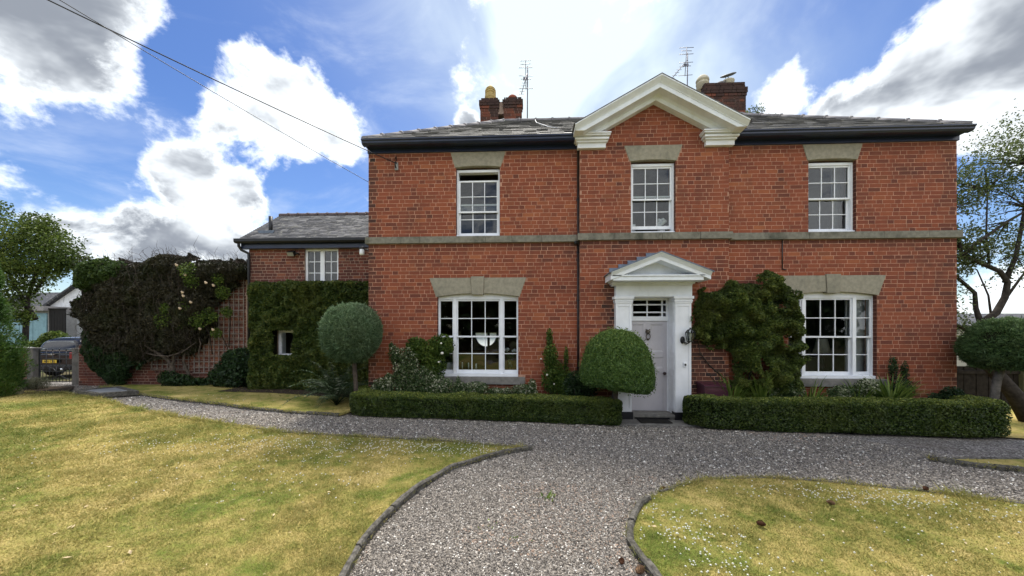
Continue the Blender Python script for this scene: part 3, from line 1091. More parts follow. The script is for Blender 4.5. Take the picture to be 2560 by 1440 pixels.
# ---- rooms behind the glass
mb = MB()
for z in (-.05, 3.05, 3.45, 5.55):
    mb.add([(HX0 + .05, .29, z), (HX1 - .05, .29, z), (HX1 - .05, HB - .02, z), (HX0 + .05, HB - .02, z)], [(0, 1, 2, 3)])
for x in (HX0 + .05, 1.3, 4.5, HX1 - .05):
    mb.add([(x, .29, -.05), (x, HB - .02, -.05), (x, HB - .02, 5.55), (x, .29, 5.55)], [(0, 1, 2, 3)])
for (x0, x1, y) in ((HX0 + .05, 1.3, 3.4), (4.5, HX1 - .05, 3.4), (1.3, 4.5, 3.6)):
    mb.add([(x0, y, 3.45), (x1, y, 3.45), (x1, y, 5.55), (x0, y, 5.55)], [(0, 1, 2, 3)])
mb.add([(4.5, 3.6, -.05), (HX1, 3.6, -.05), (HX1, 3.6, 3.05), (4.5, 3.6, 3.05)], [(0, 1, 2, 3)])
mb.build('inner_wall', M_INT, house)
# half-round rear window of the left-hand room, glowing with the sunlit garden behind
wc = -1.165
n = 16
arc = [(wc + .36 * math.cos(math.pi + math.pi * i / n), 1.52 + .40 * math.sin(math.pi + math.pi * i / n)) for i in range(n + 1)]
MB().prism([(-1.64, 1.00), (-1.64, 1.66), (wc - .37, 1.66), (wc - .37, 1.52)] + arc + [(wc + .37, 1.52), (wc + .37, 1.66), (-.69, 1.66), (-.69, 1.00)],
           HB - .03, HB + .05).build('rear_window', M_INT, house)


def m_frost():
    t = NT('frosted_rear_glass')
    t.N.remove(t.b)
    tr = t.n('ShaderNodeBsdfTranslucent'); tr.inputs[0].default_value = (.95, .97, 1, 1)
    tp = t.n('ShaderNodeBsdfTransparent')
    mx = t.n('ShaderNodeMixShader'); mx.inputs[0].default_value = .55
    t.L.new(tr.outputs[0], mx.inputs[1]); t.L.new(tp.outputs[0], mx.inputs[2]); t.L.new(mx.outputs[0], t.out.inputs['Surface'])
    return t.m


rw = MB().box(wc + .05, wc + .13, HB - .035, HB + .06, 1.05, 1.62).build('mullion', M_INT, house)
MB().box(-1.59, -.74, HB + .10, HB + .104, 1.03, 1.60).build('rear_pane', m_frost(), house)

# ---- eaves, gutters, roof
for a, b in ((HX0 - .01, BX0 + .0), (BX1, HX1 + .02)):
    MB().box(a, b, -.035, .05, FZ, 5.60).build('fascia', M_NAVY, house, .005)
    MB().box(a, b, -.26, -.03, 5.565, 5.60).build('soffit', M_NAVY, house)
    g = [(-.15, 5.545), (-.24, 5.545), (-.275, 5.575), (-.28, 5.605), (-.305, 5.625), (-.305, 5.65), (-.285, 5.65), (-.285, 5.632), (-.15, 5.60)]
    MB().prism(g, a - .02, b + .02 if b > 5 else b - .14, 'x').build('gutter', M_NAVY, house, .003)
EY, EZ, RY, RZ = -.27, 5.655, 2.65, 7.59
tanp = (RZ - EZ) / (RY - EY)
roof = MB()
rxa, rxb = -.36, 6.16
A = [(HX0 - .05, EY, EZ), (HX1 + .05, EY, EZ), (HX1 + .05, 2 * RY - EY, EZ), (HX0 - .05, 2 * RY - EY, EZ), (rxa, RY, RZ), (rxb, RY, RZ)]
NY = .12; NZ = EZ + (NY - EY) * tanp
A += [(BX0 - .06, EY, EZ), (BX0 - .06, NY, NZ), (BX1 + .06, NY, NZ), (BX1 + .06, EY, EZ), (HX0 - .05, NY, EZ), (HX1 + .05, NY, EZ)]
roof.add(A, [(0, 6, 7, 8, 9, 1, 5, 4), (1, 2, 5), (2, 3, 4, 5), (3, 0, 4), (10, 3, 2, 11)])
roof_o = roof.build('roof', M_SLATE, house)


def slates(parent, rects, org, ux, uv, nrm, mat, nm='slates', thick=.008, single=False, notch=None):
    """rects: (u0,u1,v0,v1) on a roof plane; each slate tilted over the course below"""
    ux, uv, nrm = Vector(ux), Vector(uv), Vector(nrm)
    Vs, Fs, rn = [], [], []
    for i, (u0, u1, v0, v1) in enumerate(rects):
        if notch and v0 < .48 and u1 > notch[0] and u0 < notch[1]: continue
        up0 = .022 + random.uniform(0, .006); up1 = .006
        j = [random.uniform(-.006, .006) for _ in range(4)]
        pts = []
        for u, v, h in ((u0 + .003, v0 + j[0], up0), (u1 - .003, v0 + j[1], up0), (u1 - .003, v1, up1), (u0 + .003, v1, up1)):
            pts.append(Vector(org) + ux * u + uv * v + nrm * h)
        bot = [p - nrm * (thick + random.uniform(0, .003)) for p in pts]
        rv = random.betavariate(2, 2)
        vs = pts + bot
        fs = [(0, 1, 2, 3), (0, 4, 5, 1), (1, 5, 6, 2), (3, 7, 4, 0)]
        if single:
            c = sum(vs, Vector()) / 8
            me = bpy.data.meshes.new('slate')
            me.from_pydata([tuple(p - c) for p in vs], [], fs)
            at = me.attributes.new('rnd', 'FLOAT', 'POINT'); at.data.foreach_set('value', np.full(8, rv, dtype=np.float32))
            me.materials.append(mat)
            link('slate', me, parent, Matrix.Translation(c))
        else:
            b = len(Vs); Vs += [tuple(p) for p in vs]; Fs += [tuple(k + b for k in f) for f in fs]; rn += [rv] * 8
    if Vs:
        np_mesh(nm, np.array(Vs), np.array(Fs), mat, parent, {'rnd': np.array(rn)}, kind='stuff')


def slate_rects(L, span, gauge, width):
    out = []; r = 0; v = 0
    while v < L - .03:
        a, b = span(v + gauge / 2)
        u = a - (width / 2 if r % 2 else 0) + random.uniform(-.01, .01)
        while u < b:
            w = width * random.uniform(.85, 1.12)
            x0, x1 = max(u, a), min(u + w, b)
            if x1 - x0 > .04: out.append((x0, x1, v - .015, min(v + gauge + .03, L)))
            u += w
        v += gauge; r += 1
    return out


SLN = math.hypot(RY - EY, RZ - EZ)
uvv = Vector((0, RY - EY, RZ - EZ)).normalized(); nn = Vector((0, -(RZ - EZ), RY - EY)).normalized()
W = HX1 + .05 - (HX0 - .05)
slates(roof_o, slate_rects(SLN, lambda v: (v / SLN * (rxa - HX0 + .05), W - v / SLN * (HX1 + .05 - rxb)), .19, .28), (HX0 - .05, EY, EZ), (1, 0, 0), uvv, nn, M_SLATE, notch=(BX0 - HX0 - .02, BX1 - HX0 + .12))


def ridge_line(parent, p0, p1, r, seg, mat, nm='ridge_tile', knob=True):
    p0, p1 = Vector(p0), Vector(p1)
    n = max(1, int(round((p1 - p0).length / seg)))
    for i in range(n):
        a = p0.lerp(p1, i / n); b = p0.lerp(p1, (i + 1) / n)
        t = (b - a).normalized()
        m = MB().tube([a, b - t * .012], r, 10)
        if knob: m.tube([b - t * .05, b - t * .001], r * 1.22, 10)
        m.build(nm, mat, parent)


ridge_line(roof_o, (rxa, RY, RZ - .02), (rxb, RY, RZ - .02), .085, .46, M_RIDGE)
ridge_line(roof_o, (HX0 - .02, EY + .06, EZ + .01), (rxa, RY, RZ - .01), .075, .5, M_RIDGE)
ridge_line(roof_o, (HX1 + .02, EY + .06, EZ + .01), (rxb, RY, RZ - .01), .075, .5, M_RIDGE)

# ---- central gable: raking cornice, return blocks, small roof behind
GC, GA, GH, GS = 2.889, 6.59, 1.64, .553
path = [(GC - GH, GA - GH * GS), (GC, GA), (GC + GH, GA - GH * GS)]
prof = [(.005, -.13), (.005, -.615), (.03, -.615), (.038, -.598), (.062, -.575), (.085, -.545), (.098, -.530), (.108, -.530), (.112, -.515), (.200, -.515),
        (.200, -.340), (.206, -.325), (.213, -.300), (.222, -.278), (.300, -.270), (.300, -.10)]
gcm = MB().sweep(prof, path).build('gable_cornice', M_STUCCO, house, .004)
bm = bmesh.new(); bm.from_mesh(gcm.data)
cut = bmesh.ops.bisect_plane(bm, geom=bm.verts[:] + bm.edges[:] + bm.faces[:], plane_co=(0, 0, 5.59), plane_no=(0, 0, 1), clear_inner=True)
bmesh.ops.holes_fill(bm, edges=[e for e in bm.edges if e.is_boundary])
bmesh.ops.recalc_face_normals(bm, faces=bm.faces)
bm.to_mesh(gcm.data); bm.free()
MB().sweep([(-.012, -.62), (.003, -.62), (.003, 1.4), (-.012, 1.4)], [(GC - GH - .03, GA - (GH + .03) * GS), (GC, GA), (GC + GH + .03, GA - (GH + .03) * GS)]).build('gable_roof', M_SLATE, house)
for x0, x1 in ((1.345, 1.915), (3.90, 4.46)):
    MB().box(x0, x1, -.20, -.10, 5.40, 5.50).build('frieze_block', M_WHITE, house, .004)
    b = MB()
    for k, (e, z0, z1) in enumerate(((.03, 5.50, 5.535), (.06, 5.535, 5.575), (.045, 5.575, 5.595), (.085, 5.595, 5.625), (.10, 5.625, 5.652))):
        b.box(x0 - e, x1 + e * .8, -.20 - e * 1.5, -.09, z0 + .0005, z1)
    b.build('cornice_block', M_WHITE, house, .003)


# ---- chimneys
def chimney(x0, x1, y0, y1, z0, z1, pots, two=False):
    stacks = [(x0, x1)] if not two else [(x0, x0 + (x1 - x0) * .455), (x1 - (x1 - x0) * .455, x1)]
    c = MB()
    for a, b in stacks:
        c.box(a + .03, b - .03, y0 + .03, y1, z0, z1 - .2)
    if two: c.box(stacks[0][1] - .05, stacks[1][0] + .05, y0 + .08, y1 - .05, z1 - .48, z1 - .12)
    ch = c.build('chimney', M_MORT2, house)
    V, F, rn = [], [], []
    for a, b in stacks:
        z = z0
        while z < z1 - .03:
            k = (z1 - z) / CW
            e = .0
            if 2.0 < k < 4.0: e = .035
            elif 4.0 <= k < 5.0: e = .018
            elif k <= 2.0: e = -.012
            rec = lay(z, z + CW * 1.01, lambda q: (a + .02 - e, b - .02 + e), [], random.uniform(0, .3))
            v, f, r_ = brick_geo(rec, y0 + .02 - e, back=.25 + e)
            V.append(v); rn.append(np.clip(r_ * (.25 if k < 4 else .8), 0, 1)); z += CW
            # side faces
    V = np.concatenate(V); rn = np.concatenate(rn); m = len(V)
    FF = (F_B[None] + (np.arange(m) * 8)[:, None, None]).reshape(-1, 4)
    np_mesh('chimney_brick', V.reshape(-1, 3), FF, M_BRICK3, ch, {'rnd': np.repeat(rn, 8)}, kind='stuff')
    for (px_, pr, mat, nm) in pots:
        m = MB().lathe(pr, (px_, (y0 + y1) / 2 - .02, z1 - .02), 18)
        m.build('chimney_pot', mat, ch, label=nm)
    return ch


F_B = np.array([(0, 1, 2, 3), (0, 4, 5, 1), (1, 5, 6, 2), (2, 6, 7, 3), (3, 7, 4, 0)])
M_POT1 = m_plain('buff_clay_pot', (.50, .37, .15), .8, .2, dirt=((.2, .17, .12), .5))
M_POT2 = m_plain('red_clay_pot', (.32, .10, .06), .8, .2, dirt=((.2, .15, .13), .5))
M_POT3 = m_plain('cream_clay_pot', (.55, .50, .38), .8, .2, dirt=((.3, .26, .2), .5))
louv = [(.125, 0), (.13, .08), (.15, .10), (.13, .12), (.165, .15), (.175, .20), (.15, .225), (.165, .24), (.165, .27), (.12, .275), (.12, .30), (.165, .305), (.165, .335),
        (.12, .34), (.12, .365), (.165, .37), (.165, .39), (.12, .395), (.12, .42), (.15, .425), (.13, .46), (.085, .50), (.05, .54), (0.001, .55)]
mush = [(.10, 0), (.105, .06), (.125, .08), (.11, .095), (.145, .12), (.15, .15), (.12, .19), (.08, .225), (.001, .24)]
dome = [(.17, 0), (.165, .17), (.18, .18), (.18, .20), (.165, .21), (.15, .23), (.15, .26), (.185, .27), (.18, .31), (.15, .37), (.10, .42), (.05, .445), (.001, .45)]
drum = [(.15, 0), (.16, .20), (.175, .22), (.175, .25), (.165, .26), (.14, .262), (.001, .262)]
cl = chimney(-1.10, .165, 3.05, 3.75, 6.6, 8.57, [(-.81, louv, M_POT1, 'tall buff louvred chimney pot'), (-.14, mush, M_POT2, 'squat red mushroom chimney pot')], True)
cr = chimney(5.36, 6.56, 3.05, 3.75, 6.6, 8.78, [(5.47, dome, M_POT3, 'cream dome-topped chimney pot'), (6.20, drum, M_POT3, 'cream drum chimney pot under a tilted disc cowl'), (5.98, [(.13, 0), (.13, .12), (.16, .14), (.12, .2), (.001, .22)], M_RIDGE, None)])
disc = MB().lathe([(.001, -.02), (.12, -.012), (.20, .01), (.215, .03), (.17, .05), (.001, .06)], (6.21, 3.38, 9.17), 24, ax=Matrix.Rotation(R(24), 3, 'X') @ Matrix.Rotation(R(-13), 3, 'Y'))
disc.tube([(6.21, 3.38, 9.15), (6.20, 3.38, 9.0)], .012, 6).tube([(6.10, 3.3, 9.1), (6.06, 3.25, 8.93)], .009, 6)
disc.build('cowl', m_plain('grey_metal_cowl', (.13, .13, .125), .6, .3, .2), cr)

# ---- pedimented door surround
pc = 2.84
port = MB()
port.box(2.10, 3.60, -.27, -.12, 2.372, 2.60)
portico = port.build('portico', M_STUCCO, house, .004)
for x0, x1 in ((2.10, 2.415), (3.27, 3.582)):
    p = MB()
    p.box(x0, x1, -.26, -.12, .06, 2.25)
    bw = .048
    p.box(x0, x0 + bw, -.272, -.259, .06, 2.25).box(x1 - bw, x1, -.272, -.259, .06, 2.25)
    p.box(x0 + bw, x1 - bw, -.2715, -.259, .06, .14).box(x0 + bw, x1 - bw, -.2715, -.259, 2.17, 2.25)
    for e, z0, z1 in ((.012, 2.235, 2.265), (.022, 2.265, 2.295), (.016, 2.295, 2.32), (.04, 2.32, 2.375)):
        p.box(x0 - e, x1 + e, -.272 - e, -.12, z0 + .0005, z1)
    p.build('pilaster', M_WHITE, portico, .003)
    MB().box(x0 - .015, x1 + .02, -.300, -.12, -.13, .06).build('plinth', M_PLINTH, portico, .004)
c = MB()
for e, y, z0, z1 in ((.02, -.30, 2.585, 2.615), (.045, -.36, 2.615, 2.645), (.085, -.625, 2.645, 2.725), (.105, -.645, 2.725, 2.752)):
    c.box(2.05 - e, 3.575 + e, y, -.12, z0 + .0005, z1)
c.build('cornice', M_STUCCO, portico, .004)
PA, PH_, PS = 3.175, .935, .40
rake = [(pc + .012 - PH_, PA - PH_ * PS), (pc + .012, PA), (pc + .012 + PH_, PA - PH_ * PS)]
MB().sweep([(.0, -.12), (0, -.70), (.02, -.70), (.03, -.685), (.055, -.665), (.07, -.655), (.07, -.645), (.145, -.645), (.145, -.12)], rake).build('pediment', M_STUCCO, portico, .003)
MB().prism([(2.05, 2.745), (3.60, 2.745), (pc + .012, 3.06)], -.36, -.25).build('tympanum', M_STUCCO, portico)
MB().sweep([(-.016, -.715), (.004, -.715), (.004, -.12), (-.016, -.12)], [(pc + .012 - PH_ - .03, PA - (PH_ + .03) * PS), (pc + .012, PA), (pc + .012 + PH_ + .03, PA - (PH_ + .03) * PS)]).build('lead_roof', M_LEAD, portico)
for s in (-1, 1):
    for k in range(5):
        xa = pc + .07 + s * (PH_ - .02 - k * .185); xb = xa - s * .20
        zb = PA - abs(xa - pc - .012) * PS - .02
        MB().box(min(xa, xb), max(xa, xb), -.142 - .002 * k, -.118, zb, zb + .155).build('flashing', M_LEAD, portico, .002)
# recess: jambs, soffit, lining panels
j = MB()
j.box(DX1 - .02, DX1 + .02, -.255, .12, -.02, 2.37).box(DX0 - .03, DX0 + .01, -.255, .12, -.02, 2.37).box(DX0 - .02, DX1 + .02, -.255, .12, 2.36, 2.40)
j.build('jamb', M_WHITE, portico, .003)
for z0, z1 in ((.10, .78), (.90, 1.16), (1.24, 1.88), (2.0, 2.28)):
    f = MB()
    for x in (DX1 - .028,):
        f.box(x, x + .01, -.20, -.182, z0, z1).box(x, x + .01, -.02, -.002, z0, z1).box(x + .001, x + .01, -.182, -.02, z0, z0 + .018).box(x + .001, x + .01, -.182, -.02, z1 - .018, z1)
    f.build('lining_panel', M_WHITE, portico)
# front door
d0, d1 = 2.42, 3.235
dm = MB().box(d0, d1, .100, .14, .012, 1.885)
door = dm.build('door', M_DOOR, portico)
st = MB()
ym, yb = .084, .101
mid = (d0 + d1) / 2
st.box(d0, d0 + .095, ym, yb, .012, 1.885).box(d1 - .075, d1, ym, yb, .012, 1.885).box(mid - .075, mid + .075, ym, yb, .80, 1.82)
for a, b in ((d0 + .095, mid - .075), (mid + .075, d1 - .075)):
    for z0, z1 in ((.80, .90), (1.13, 1.245), (1.82, 1.885)): st.box(a, b, ym + .0005, yb, z0, z1)
st.box(mid - .075, mid + .075, ym + .0005, yb, 1.82, 1.885)
st.box(d0 + .095, d1 - .075, ym + .004, yb, .012, .795)
st.build('door_rail', M_DOOR, door, .004)
for a, b in ((d0 + .095, mid - .075), (mid + .075, d1 - .075)):
    for z0, z1 in ((.90, 1.13), (1.245, 1.82)):
        q = MB(); e = .03
        q.add([(a, .086, z0), (b, .086, z0), (b, .086, z1), (a, .086, z1), (a + e, .099, z0 + e), (b - e, .099, z0 + e), (b - e, .099, z1 - e), (a + e, .099, z1 - e)],
              [(0, 1, 5, 4), (1, 2, 6, 5), (2, 3, 7, 6), (3, 0, 4, 7), (4, 5, 6, 7)])
        q.build('door_panel', M_DOOR, door)
M_BRASS = m_plain('dull_brass', (.20, .15, .09), .4, .5, .8)
kx, kz = 2.838, 1.62
k = MB().lathe([(.001, .055), (.03, .05), (.046, .03), (.05, .0), (.045, -.01)], (kx, .075, kz + .04), 14, ax=Matrix.Rotation(R(90), 3, 'X'))
k.lathe([(.001, .09), (.016, .085), (.024, .065), (.028, .04)], (kx, .075, kz + .02), 10, ax=Matrix.Rotation(R(90), 3, 'X'))
ring = [(kx + .042 * math.cos(a), .045, kz - .055 + .058 * math.sin(a)) for a in [2 * math.pi * i / 16 for i in range(17)]]
k.tube(ring, .010, 8, cap=False)
k.lathe([(.001, .03), (.02, .025), (.026, .01), (.02, 0)], (kx, .08, kz - .115), 10, ax=Matrix.Rotation(R(90), 3, 'X'))
for sx in (-1, 1): k.lathe([(.001, .02), (.012, .012), (.014, 0)], (kx + sx * .035, .06, kz + .085), 8)
k.build('knocker', m_plain('old_bronze', (.10, .085, .065), .45, .5, .7), door)
MB().box(2.76, 2.905, .074, .083, 1.165, 1.222).box(2.775, 2.89, .068, .074, 1.18, 1.207).build('letter_plate', M_BRASS, door, .003)
MB().lathe([(.012, 0), (.012, .03), (.022, .04), (.034, .055), (.034, .075), (.022, .088), (.001, .092)], (3.165, .082, .80), 14, ax=Matrix.Rotation(R(90), 3, 'X')).build('knob', m_plain('dark_knob', (.045, .03, .03), .3, .5, .3), door)
# fanlight
fr = MB()
fr.box(d0 - .05, DX1 - .02, .06, .15, 1.89, 1.985).box(d1 + .0, DX1 - .02, .075, .15, 0, 1.89).box(d0 - .05, d0, .075, .15, 0, 1.89).box(d0 - .05, DX1 - .02, .06, .15, 2.32, 2.365)
fan = fr.build('fanlight', M_WHITE, portico, .004)
xs = [d0 - .03, d0 + .02, d0 + .085, d0 + .115, mid - .0125, mid + .0125, d1 - .115, d1 - .085, d1 - .02, d1 + .03]
for a, b in ((xs[0], xs[1]), (xs[2], xs[3]), (xs[4], xs[5]), (xs[6], xs[7]), (xs[8], xs[9])):
    bar(fan, a, b, .075, .115, 1.985, 2.32)
for z0, z1 in ((2.055, 2.085), (2.215, 2.245)): bar(fan, d0 + .02, d1 - .02, .077, .113, z0, z1)
for a, b in ((xs[1], xs[2]), (xs[3], xs[4]), (xs[5], xs[6]), (xs[7], xs[8])):
    for z0, z1 in ((1.985, 2.055), (2.085, 2.215), (2.245, 2.32)): pane(fan, a, b, .10, z0, z1)
# steps
MB().box(2.30, 3.40, -.29, .14, -.045, .008).build('threshold', M_SLAB, portico, .008)
MB().box(2.47, 3.17, -.24, .05, -.135, -.046).build('step_riser', M_PLINTH, portico)
for a, b in ((2.30, 2.47), (3.17, 3.36)): MB().box(a, b, -.265, .05, -.135, -.046).build('step_block', M_SLAB, portico, .006)
MB().box(2.02, 2.78, -.68, -.10, -.21, -.082).build('step_slab', M_SLAB, portico, .01)
MB().box(2.79, 3.62, -.66, -.10, -.22, -.090).build('step_slab', M_SLAB, portico, .01)

# ================================================================== THINGS FIXED TO THE HOUSE
def T(name, loc, label, cat, group=None):
    return root(name, loc, label, cat, group)


dp = T('downpipe', (1.385, -.03, -.08), 'thin black downpipe running down the corner left of the central bay', 'pipe')
MB().tube([(1.375, -.04, -.08), (1.375, -.04, 3.50)], .019, 8).build('pipe', M_BLACK, dp)
MB().tube([(1.375, -.085, 3.46), (1.375, -.095, 3.60), (1.375, -.095, 3.70), (1.375, -.04, 3.78), (1.375, -.04, 5.52), (1.375, -.16, 5.56)], .019, 8).build('pipe', M_BLACK, dp)
for z in (.9, 2.3, 3.3, 4.4): MB().box(1.345, 1.405, -.05, .0, z, z + .03).build('clip', M_BLACK, dp)
w = T('wall_conduit', (5.52, -.02, 2.95), 'short thin dark conduit on brickwork above the large wall shrub', 'pipe')
MB().tube([(5.50, -.02, 2.93), (5.50, -.02, 3.53)], .010, 6).build('pipe', M_BLACK, w)
MB().tube([(5.50, -.02, 2.94), (5.58, -.02, 2.92)], .010, 6).build('elbow', M_BLACK, w)
w = T('security_camera', (1.32, -.06, 3.49), 'tiny black camera under the stone band beside the downpipe', 'camera')
MB().lathe([(.03, .045), (.034, .02), (.03, 0), (.015, -.02), (.001, -.022)], (1.32, -.07, 3.49), 12).build('housing', M_BLACK, w)
MB().box(1.30, 1.34, -.07, .0, 3.51, 3.53).build('bracket', M_BLACK, w)
w = T('cable_bracket', (-2.46, -.01, 5.12), 'grey cable bracket bolted to upper brickwork near the house corner', 'bracket')
MB().box(-2.50, -2.43, -.03, -.002, 5.11, 5.27).build('plate', m_plain('galvanised_plate', (.30, .30, .29), .6, .3, .2), w, .004)
MB().tube([(-2.46, -.03, 5.25), (-2.46, -.10, 5.25), (-2.46, -.11, 5.18), (-2.46, -.06, 5.13)], .014, 8).build('hook', M_BLACK, w)
MB().tube([(-2.50, -.02, 5.33), (-2.47, -.03, 5.40), (-2.46, -.03, 5.30)], .009, 6).build('insulator', M_BLACK, w)


def cable(a, b, c, sag, r, label):
    a, b, c = Vector(a), Vector(b), Vector(c)
    pts = []
    for i in range(25):
        t = i / 24
        p = a.lerp(b, t); p.z -= sag * 4 * t * (1 - t)
        pts.append(p)
    return MB().tube(pts, r, 6).build('overhead_cable', M_BLACK, label=label, cat='cable', group='cables crossing the sky')


A0 = Vector((-2.46, -.11, 5.22)); A1 = Vector((-6.05, -3.07, 6.22)); dv = (A1 - A0)
cable(A0, A0 + dv * 1.9, A0, .10, .0085, 'thicker overhead cable ending at the bracket on the front wall')
B0 = Vector((-3.09, .4, 4.94)); B1 = Vector((-5.88, -3.07, 6.18)); dv = (B1 - B0)
cable(B0, B0 + dv * 1.75, B0, .08, .0055, 'thinner overhead cable disappearing behind the left house corner')

# lantern on the right pilaster
lt = T('wall_lantern', (3.45, -.27, 1.50), 'black metal wall lantern on the right door pilaster', 'lantern')
MB().lathe([(.06, 0), (.055, .012), (.03, .03), (.001, .032)], (3.41, -.27, 1.50), 14, ax=Matrix.Rotation(R(90), 3, 'X') @ Matrix.Diagonal((.8, 1.25, 1))).build('back_plate', M_BLACK, lt)
MB().tube([(3.41, -.29, 1.49), (3.42, -.35, 1.45), (3.46, -.39, 1.44), (3.50, -.40, 1.47)], .014, 8).tube([(3.42, -.33, 1.46), (3.43, -.34, 1.42), (3.45, -.37, 1.42)], .010, 6).build('bracket_arm', M_BLACK, lt)
lc = (3.505, -.40)
fm = MB()
for k in range(6):
    a = R(60 * k + 30)
    fm.tube([(lc[0] + .055 * math.cos(a), lc[1] + .055 * math.sin(a), 1.475), (lc[0] + .088 * math.cos(a), lc[1] + .088 * math.sin(a), 1.645)], .007, 5)
    fm.tube([(lc[0] + .088 * math.cos(a), lc[1] + .088 * math.sin(a), 1.645), (lc[0] + .05 * math.cos(a), lc[1] + .05 * math.sin(a), 1.70), (lc[0], lc[1], 1.715)], .007, 5)
fm.lathe([(.064, 1.465), (.064, 1.482), (.02, 1.482), (.02, 1.465)], (lc[0], lc[1], 0), 6, smooth=False)
fm.lathe([(.10, 1.640), (.10, 1.652), (.08, 1.652), (.08, 1.640)], (lc[0], lc[1], 0), 6, smooth=False)
fm.lathe([(.02, 1.705), (.014, 1.73), (.018, 1.74), (.001, 1.75)], (lc[0], lc[1], 0), 8)
fm.build('frame', M_BLACK, lt)
MB().lathe([(.053, 1.48), (.084, 1.645), (.05, 1.695)], (lc[0], lc[1], 0), 6, smooth=False).build('glass', m_glass() if False else M_GLASS, lt)
MB().lathe([(.018, 1.50), (.02, 1.56), (.032, 1.60), (.022, 1.635), (.001, 1.645)], (lc[0], lc[1], 0), 10).build('bulb', m_plain('frosted_bulb', (.75, .75, .72), .3, .4), lt)

db = T('doorbell', (3.458, -.272, 1.01), 'white doorbell plate with black button on the right pilaster', 'doorbell')
MB().box(3.428, 3.488, -.288, -.27, .965, 1.055).build('plate', M_WHITE, db, .005)
MB().lathe([(.020, 0), (.020, .008), (.012, .012), (.001, .012)], (3.458, -.288, 1.01), 16, ax=Matrix.Rotation(R(90), 3, 'X')).build('button', M_BLACK, db)
pb = T('parcel_box', (3.98, -.4, .0), 'maroon metal parcel box against brickwork right of the door', 'parcel box')
mp = m_plain('maroon_paint', (.060, .016, .030), .35, .45)
MB().box(3.735, 4.215, -.50, -.16, -.05, .61).build('body', mp, pb, .01)
MB().prism([(-.52, .61), (-.14, .61), (-.14, .665), (-.46, .645), (-.52, .625)], 3.72, 4.23, 'x').build('lid', mp, pb, .006)
MB().box(3.78, 4.17, -.505, -.50, .50, .56).build('flap', mp, pb, .003)
mt = MB().box(2.50, 3.10, -.60, -.31, -.081, -.066).build('doormat', m_plain('dark_coir_mat', (.03, .028, .026), .95, .05, var=.4, scale=60, bump=.8), None, .006,
                                                     label='dark doormat on the step slab below the front door', cat='doormat')
wl = T('porch_lamp', (-3.09, .15, 3.42), 'white shaded black wall lamp at the left house corner under the band', 'lamp')
MB().box(-3.14, -3.082, .10, .20, 3.40, 3.50).tube([(-3.12, .15, 3.46), (-3.20, .13, 3.45), (-3.26, .12, 3.47)], .014, 6).build('bracket', M_BLACK, wl)
MB().lathe([(.048, .05), (.05, .0), (.03, .0)], (-3.28, .12, 3.46), 14).build('cap', M_BLACK, wl)
MB().lathe([(.045, 0), (.052, -.09), (.045, -.125), (.001, -.13)], (-3.28, .12, 3.46), 14).build('shade', m_plain('opal_shade', (.72, .73, .74), .35, .4), wl)


# aerials
def aerial(x, y, z0, z1, slant, label, brace):
    a = T('tv_aerial', (x, y, z0), label, 'aerial', 'television aerials on the roof')
    m = MB().tube([(x, y, z0), (x + .01, y, z1)], .017, 8)
    m.build('mast', M_STEEL, a)
    bx = x - .05
    boom = MB().tube([(bx + slant * .35, y - .05, z1 - .72), (bx, y - .10, z1 + .10)], .010, 6).build('boom', M_STEEL, a)
    for t, l in ((.0, .36), (.34, .26), (.46, .36), (.76, .36), (.88, .27), (1.0, .27 if slant >= 0 else .36)):
        px_, pz = bx + slant * .35 * (1 - t), z1 - .72 + .82 * t
        MB().tube([(px_ - l / 2 * 1.15, y - .08, pz + random.uniform(-.01, .01)), (px_ + l / 2 * 1.15, y - .08, pz + random.uniform(-.01, .01))], .0085, 5).build('element', M_STEEL, a)
    e = Vector((x - (.17 if slant >= 0 else .62), y - .30, z1 - 1.02)); s = Vector((x, y - .03, z1 - .22))
    MB().tube([s, e], .011, 6).build('boom', M_STEEL, a)
    for k in range(6):
        p = s.lerp(e, .35 + .65 * k / 5)
        MB().tube([p - Vector((.07, 0, 0)), p + Vector((.07, 0, 0))], .006, 5).build('element', M_STEEL, a)
    MB().box(x - .12, x + .02, y - .06, y - .02, z1 - .42, z1 - .36).build('balun_box', M_STEEL, a)
    if brace: MB().tube([(x - .14, y, z0 + .14), (x + .06, y, z0 + .14)], .014, 6).build('wall_bracket', M_STEEL, a)


aerial(.305, 3.23, 7.55, 9.55, 0.03, 'tall aerial on a mast beside the two-pot left chimney', True)
aerial(5.06, 3.46, 7.5, 9.95, -.10, 'aerial with drooping boom on a mast behind the central gable', True)
rc_ = MB().tube([(.52, 2.3, 7.42), (.55, 1.9, 7.12), (.80, .9, 6.46), (1.0, .5, 6.2)], .010, 6).build('roof_cable', m_plain('white_cable', (.6, .6, .6), .6), None, label='thin white cable trailing down the slates left of the gable', cat='cable')

# ================================================================== ANNEX
AX0, AX1, AY = -7.30, -3.085, 2.0
annex = root('brick_annex', (-5.2, 3, .1), 'low brick side wing with slate roof set back left of the house', 'annex')
mb = MB()
AW = (-5.74, -4.80, 2.7, 3.92)
SW = (-6.40, -5.80, 1.0, 1.70)
wallgrid(mb, AX0, AX1, -.2, 4.1, [AW, SW], AY, .22)
mb.add([(AX0, AY, -.2), (AX0, 5, -.2), (AX0, 5, 4.1), (AX0, 3.45, 5.2), (AX0, AY, 4.1)], [(0, 1, 2, 3, 4)])
mb.build('wall', M_MORT2, annex)
MB().add([(AX0, 5, -.2), (AX1, 5, -.2), (AX1, 5, 4.1), (AX0, 5, 4.1)], [(0, 1, 2, 3)]).build('rear_wall', M_BRICK2, annex)
MB().add([(AX0, 3.2, -.2), (AX1, 3.2, -.2), (AX1, 3.2, 4.1), (AX0, 3.2, 4.1)], [(0, 1, 2, 3)]).build('inner_wall', M_INT, annex)
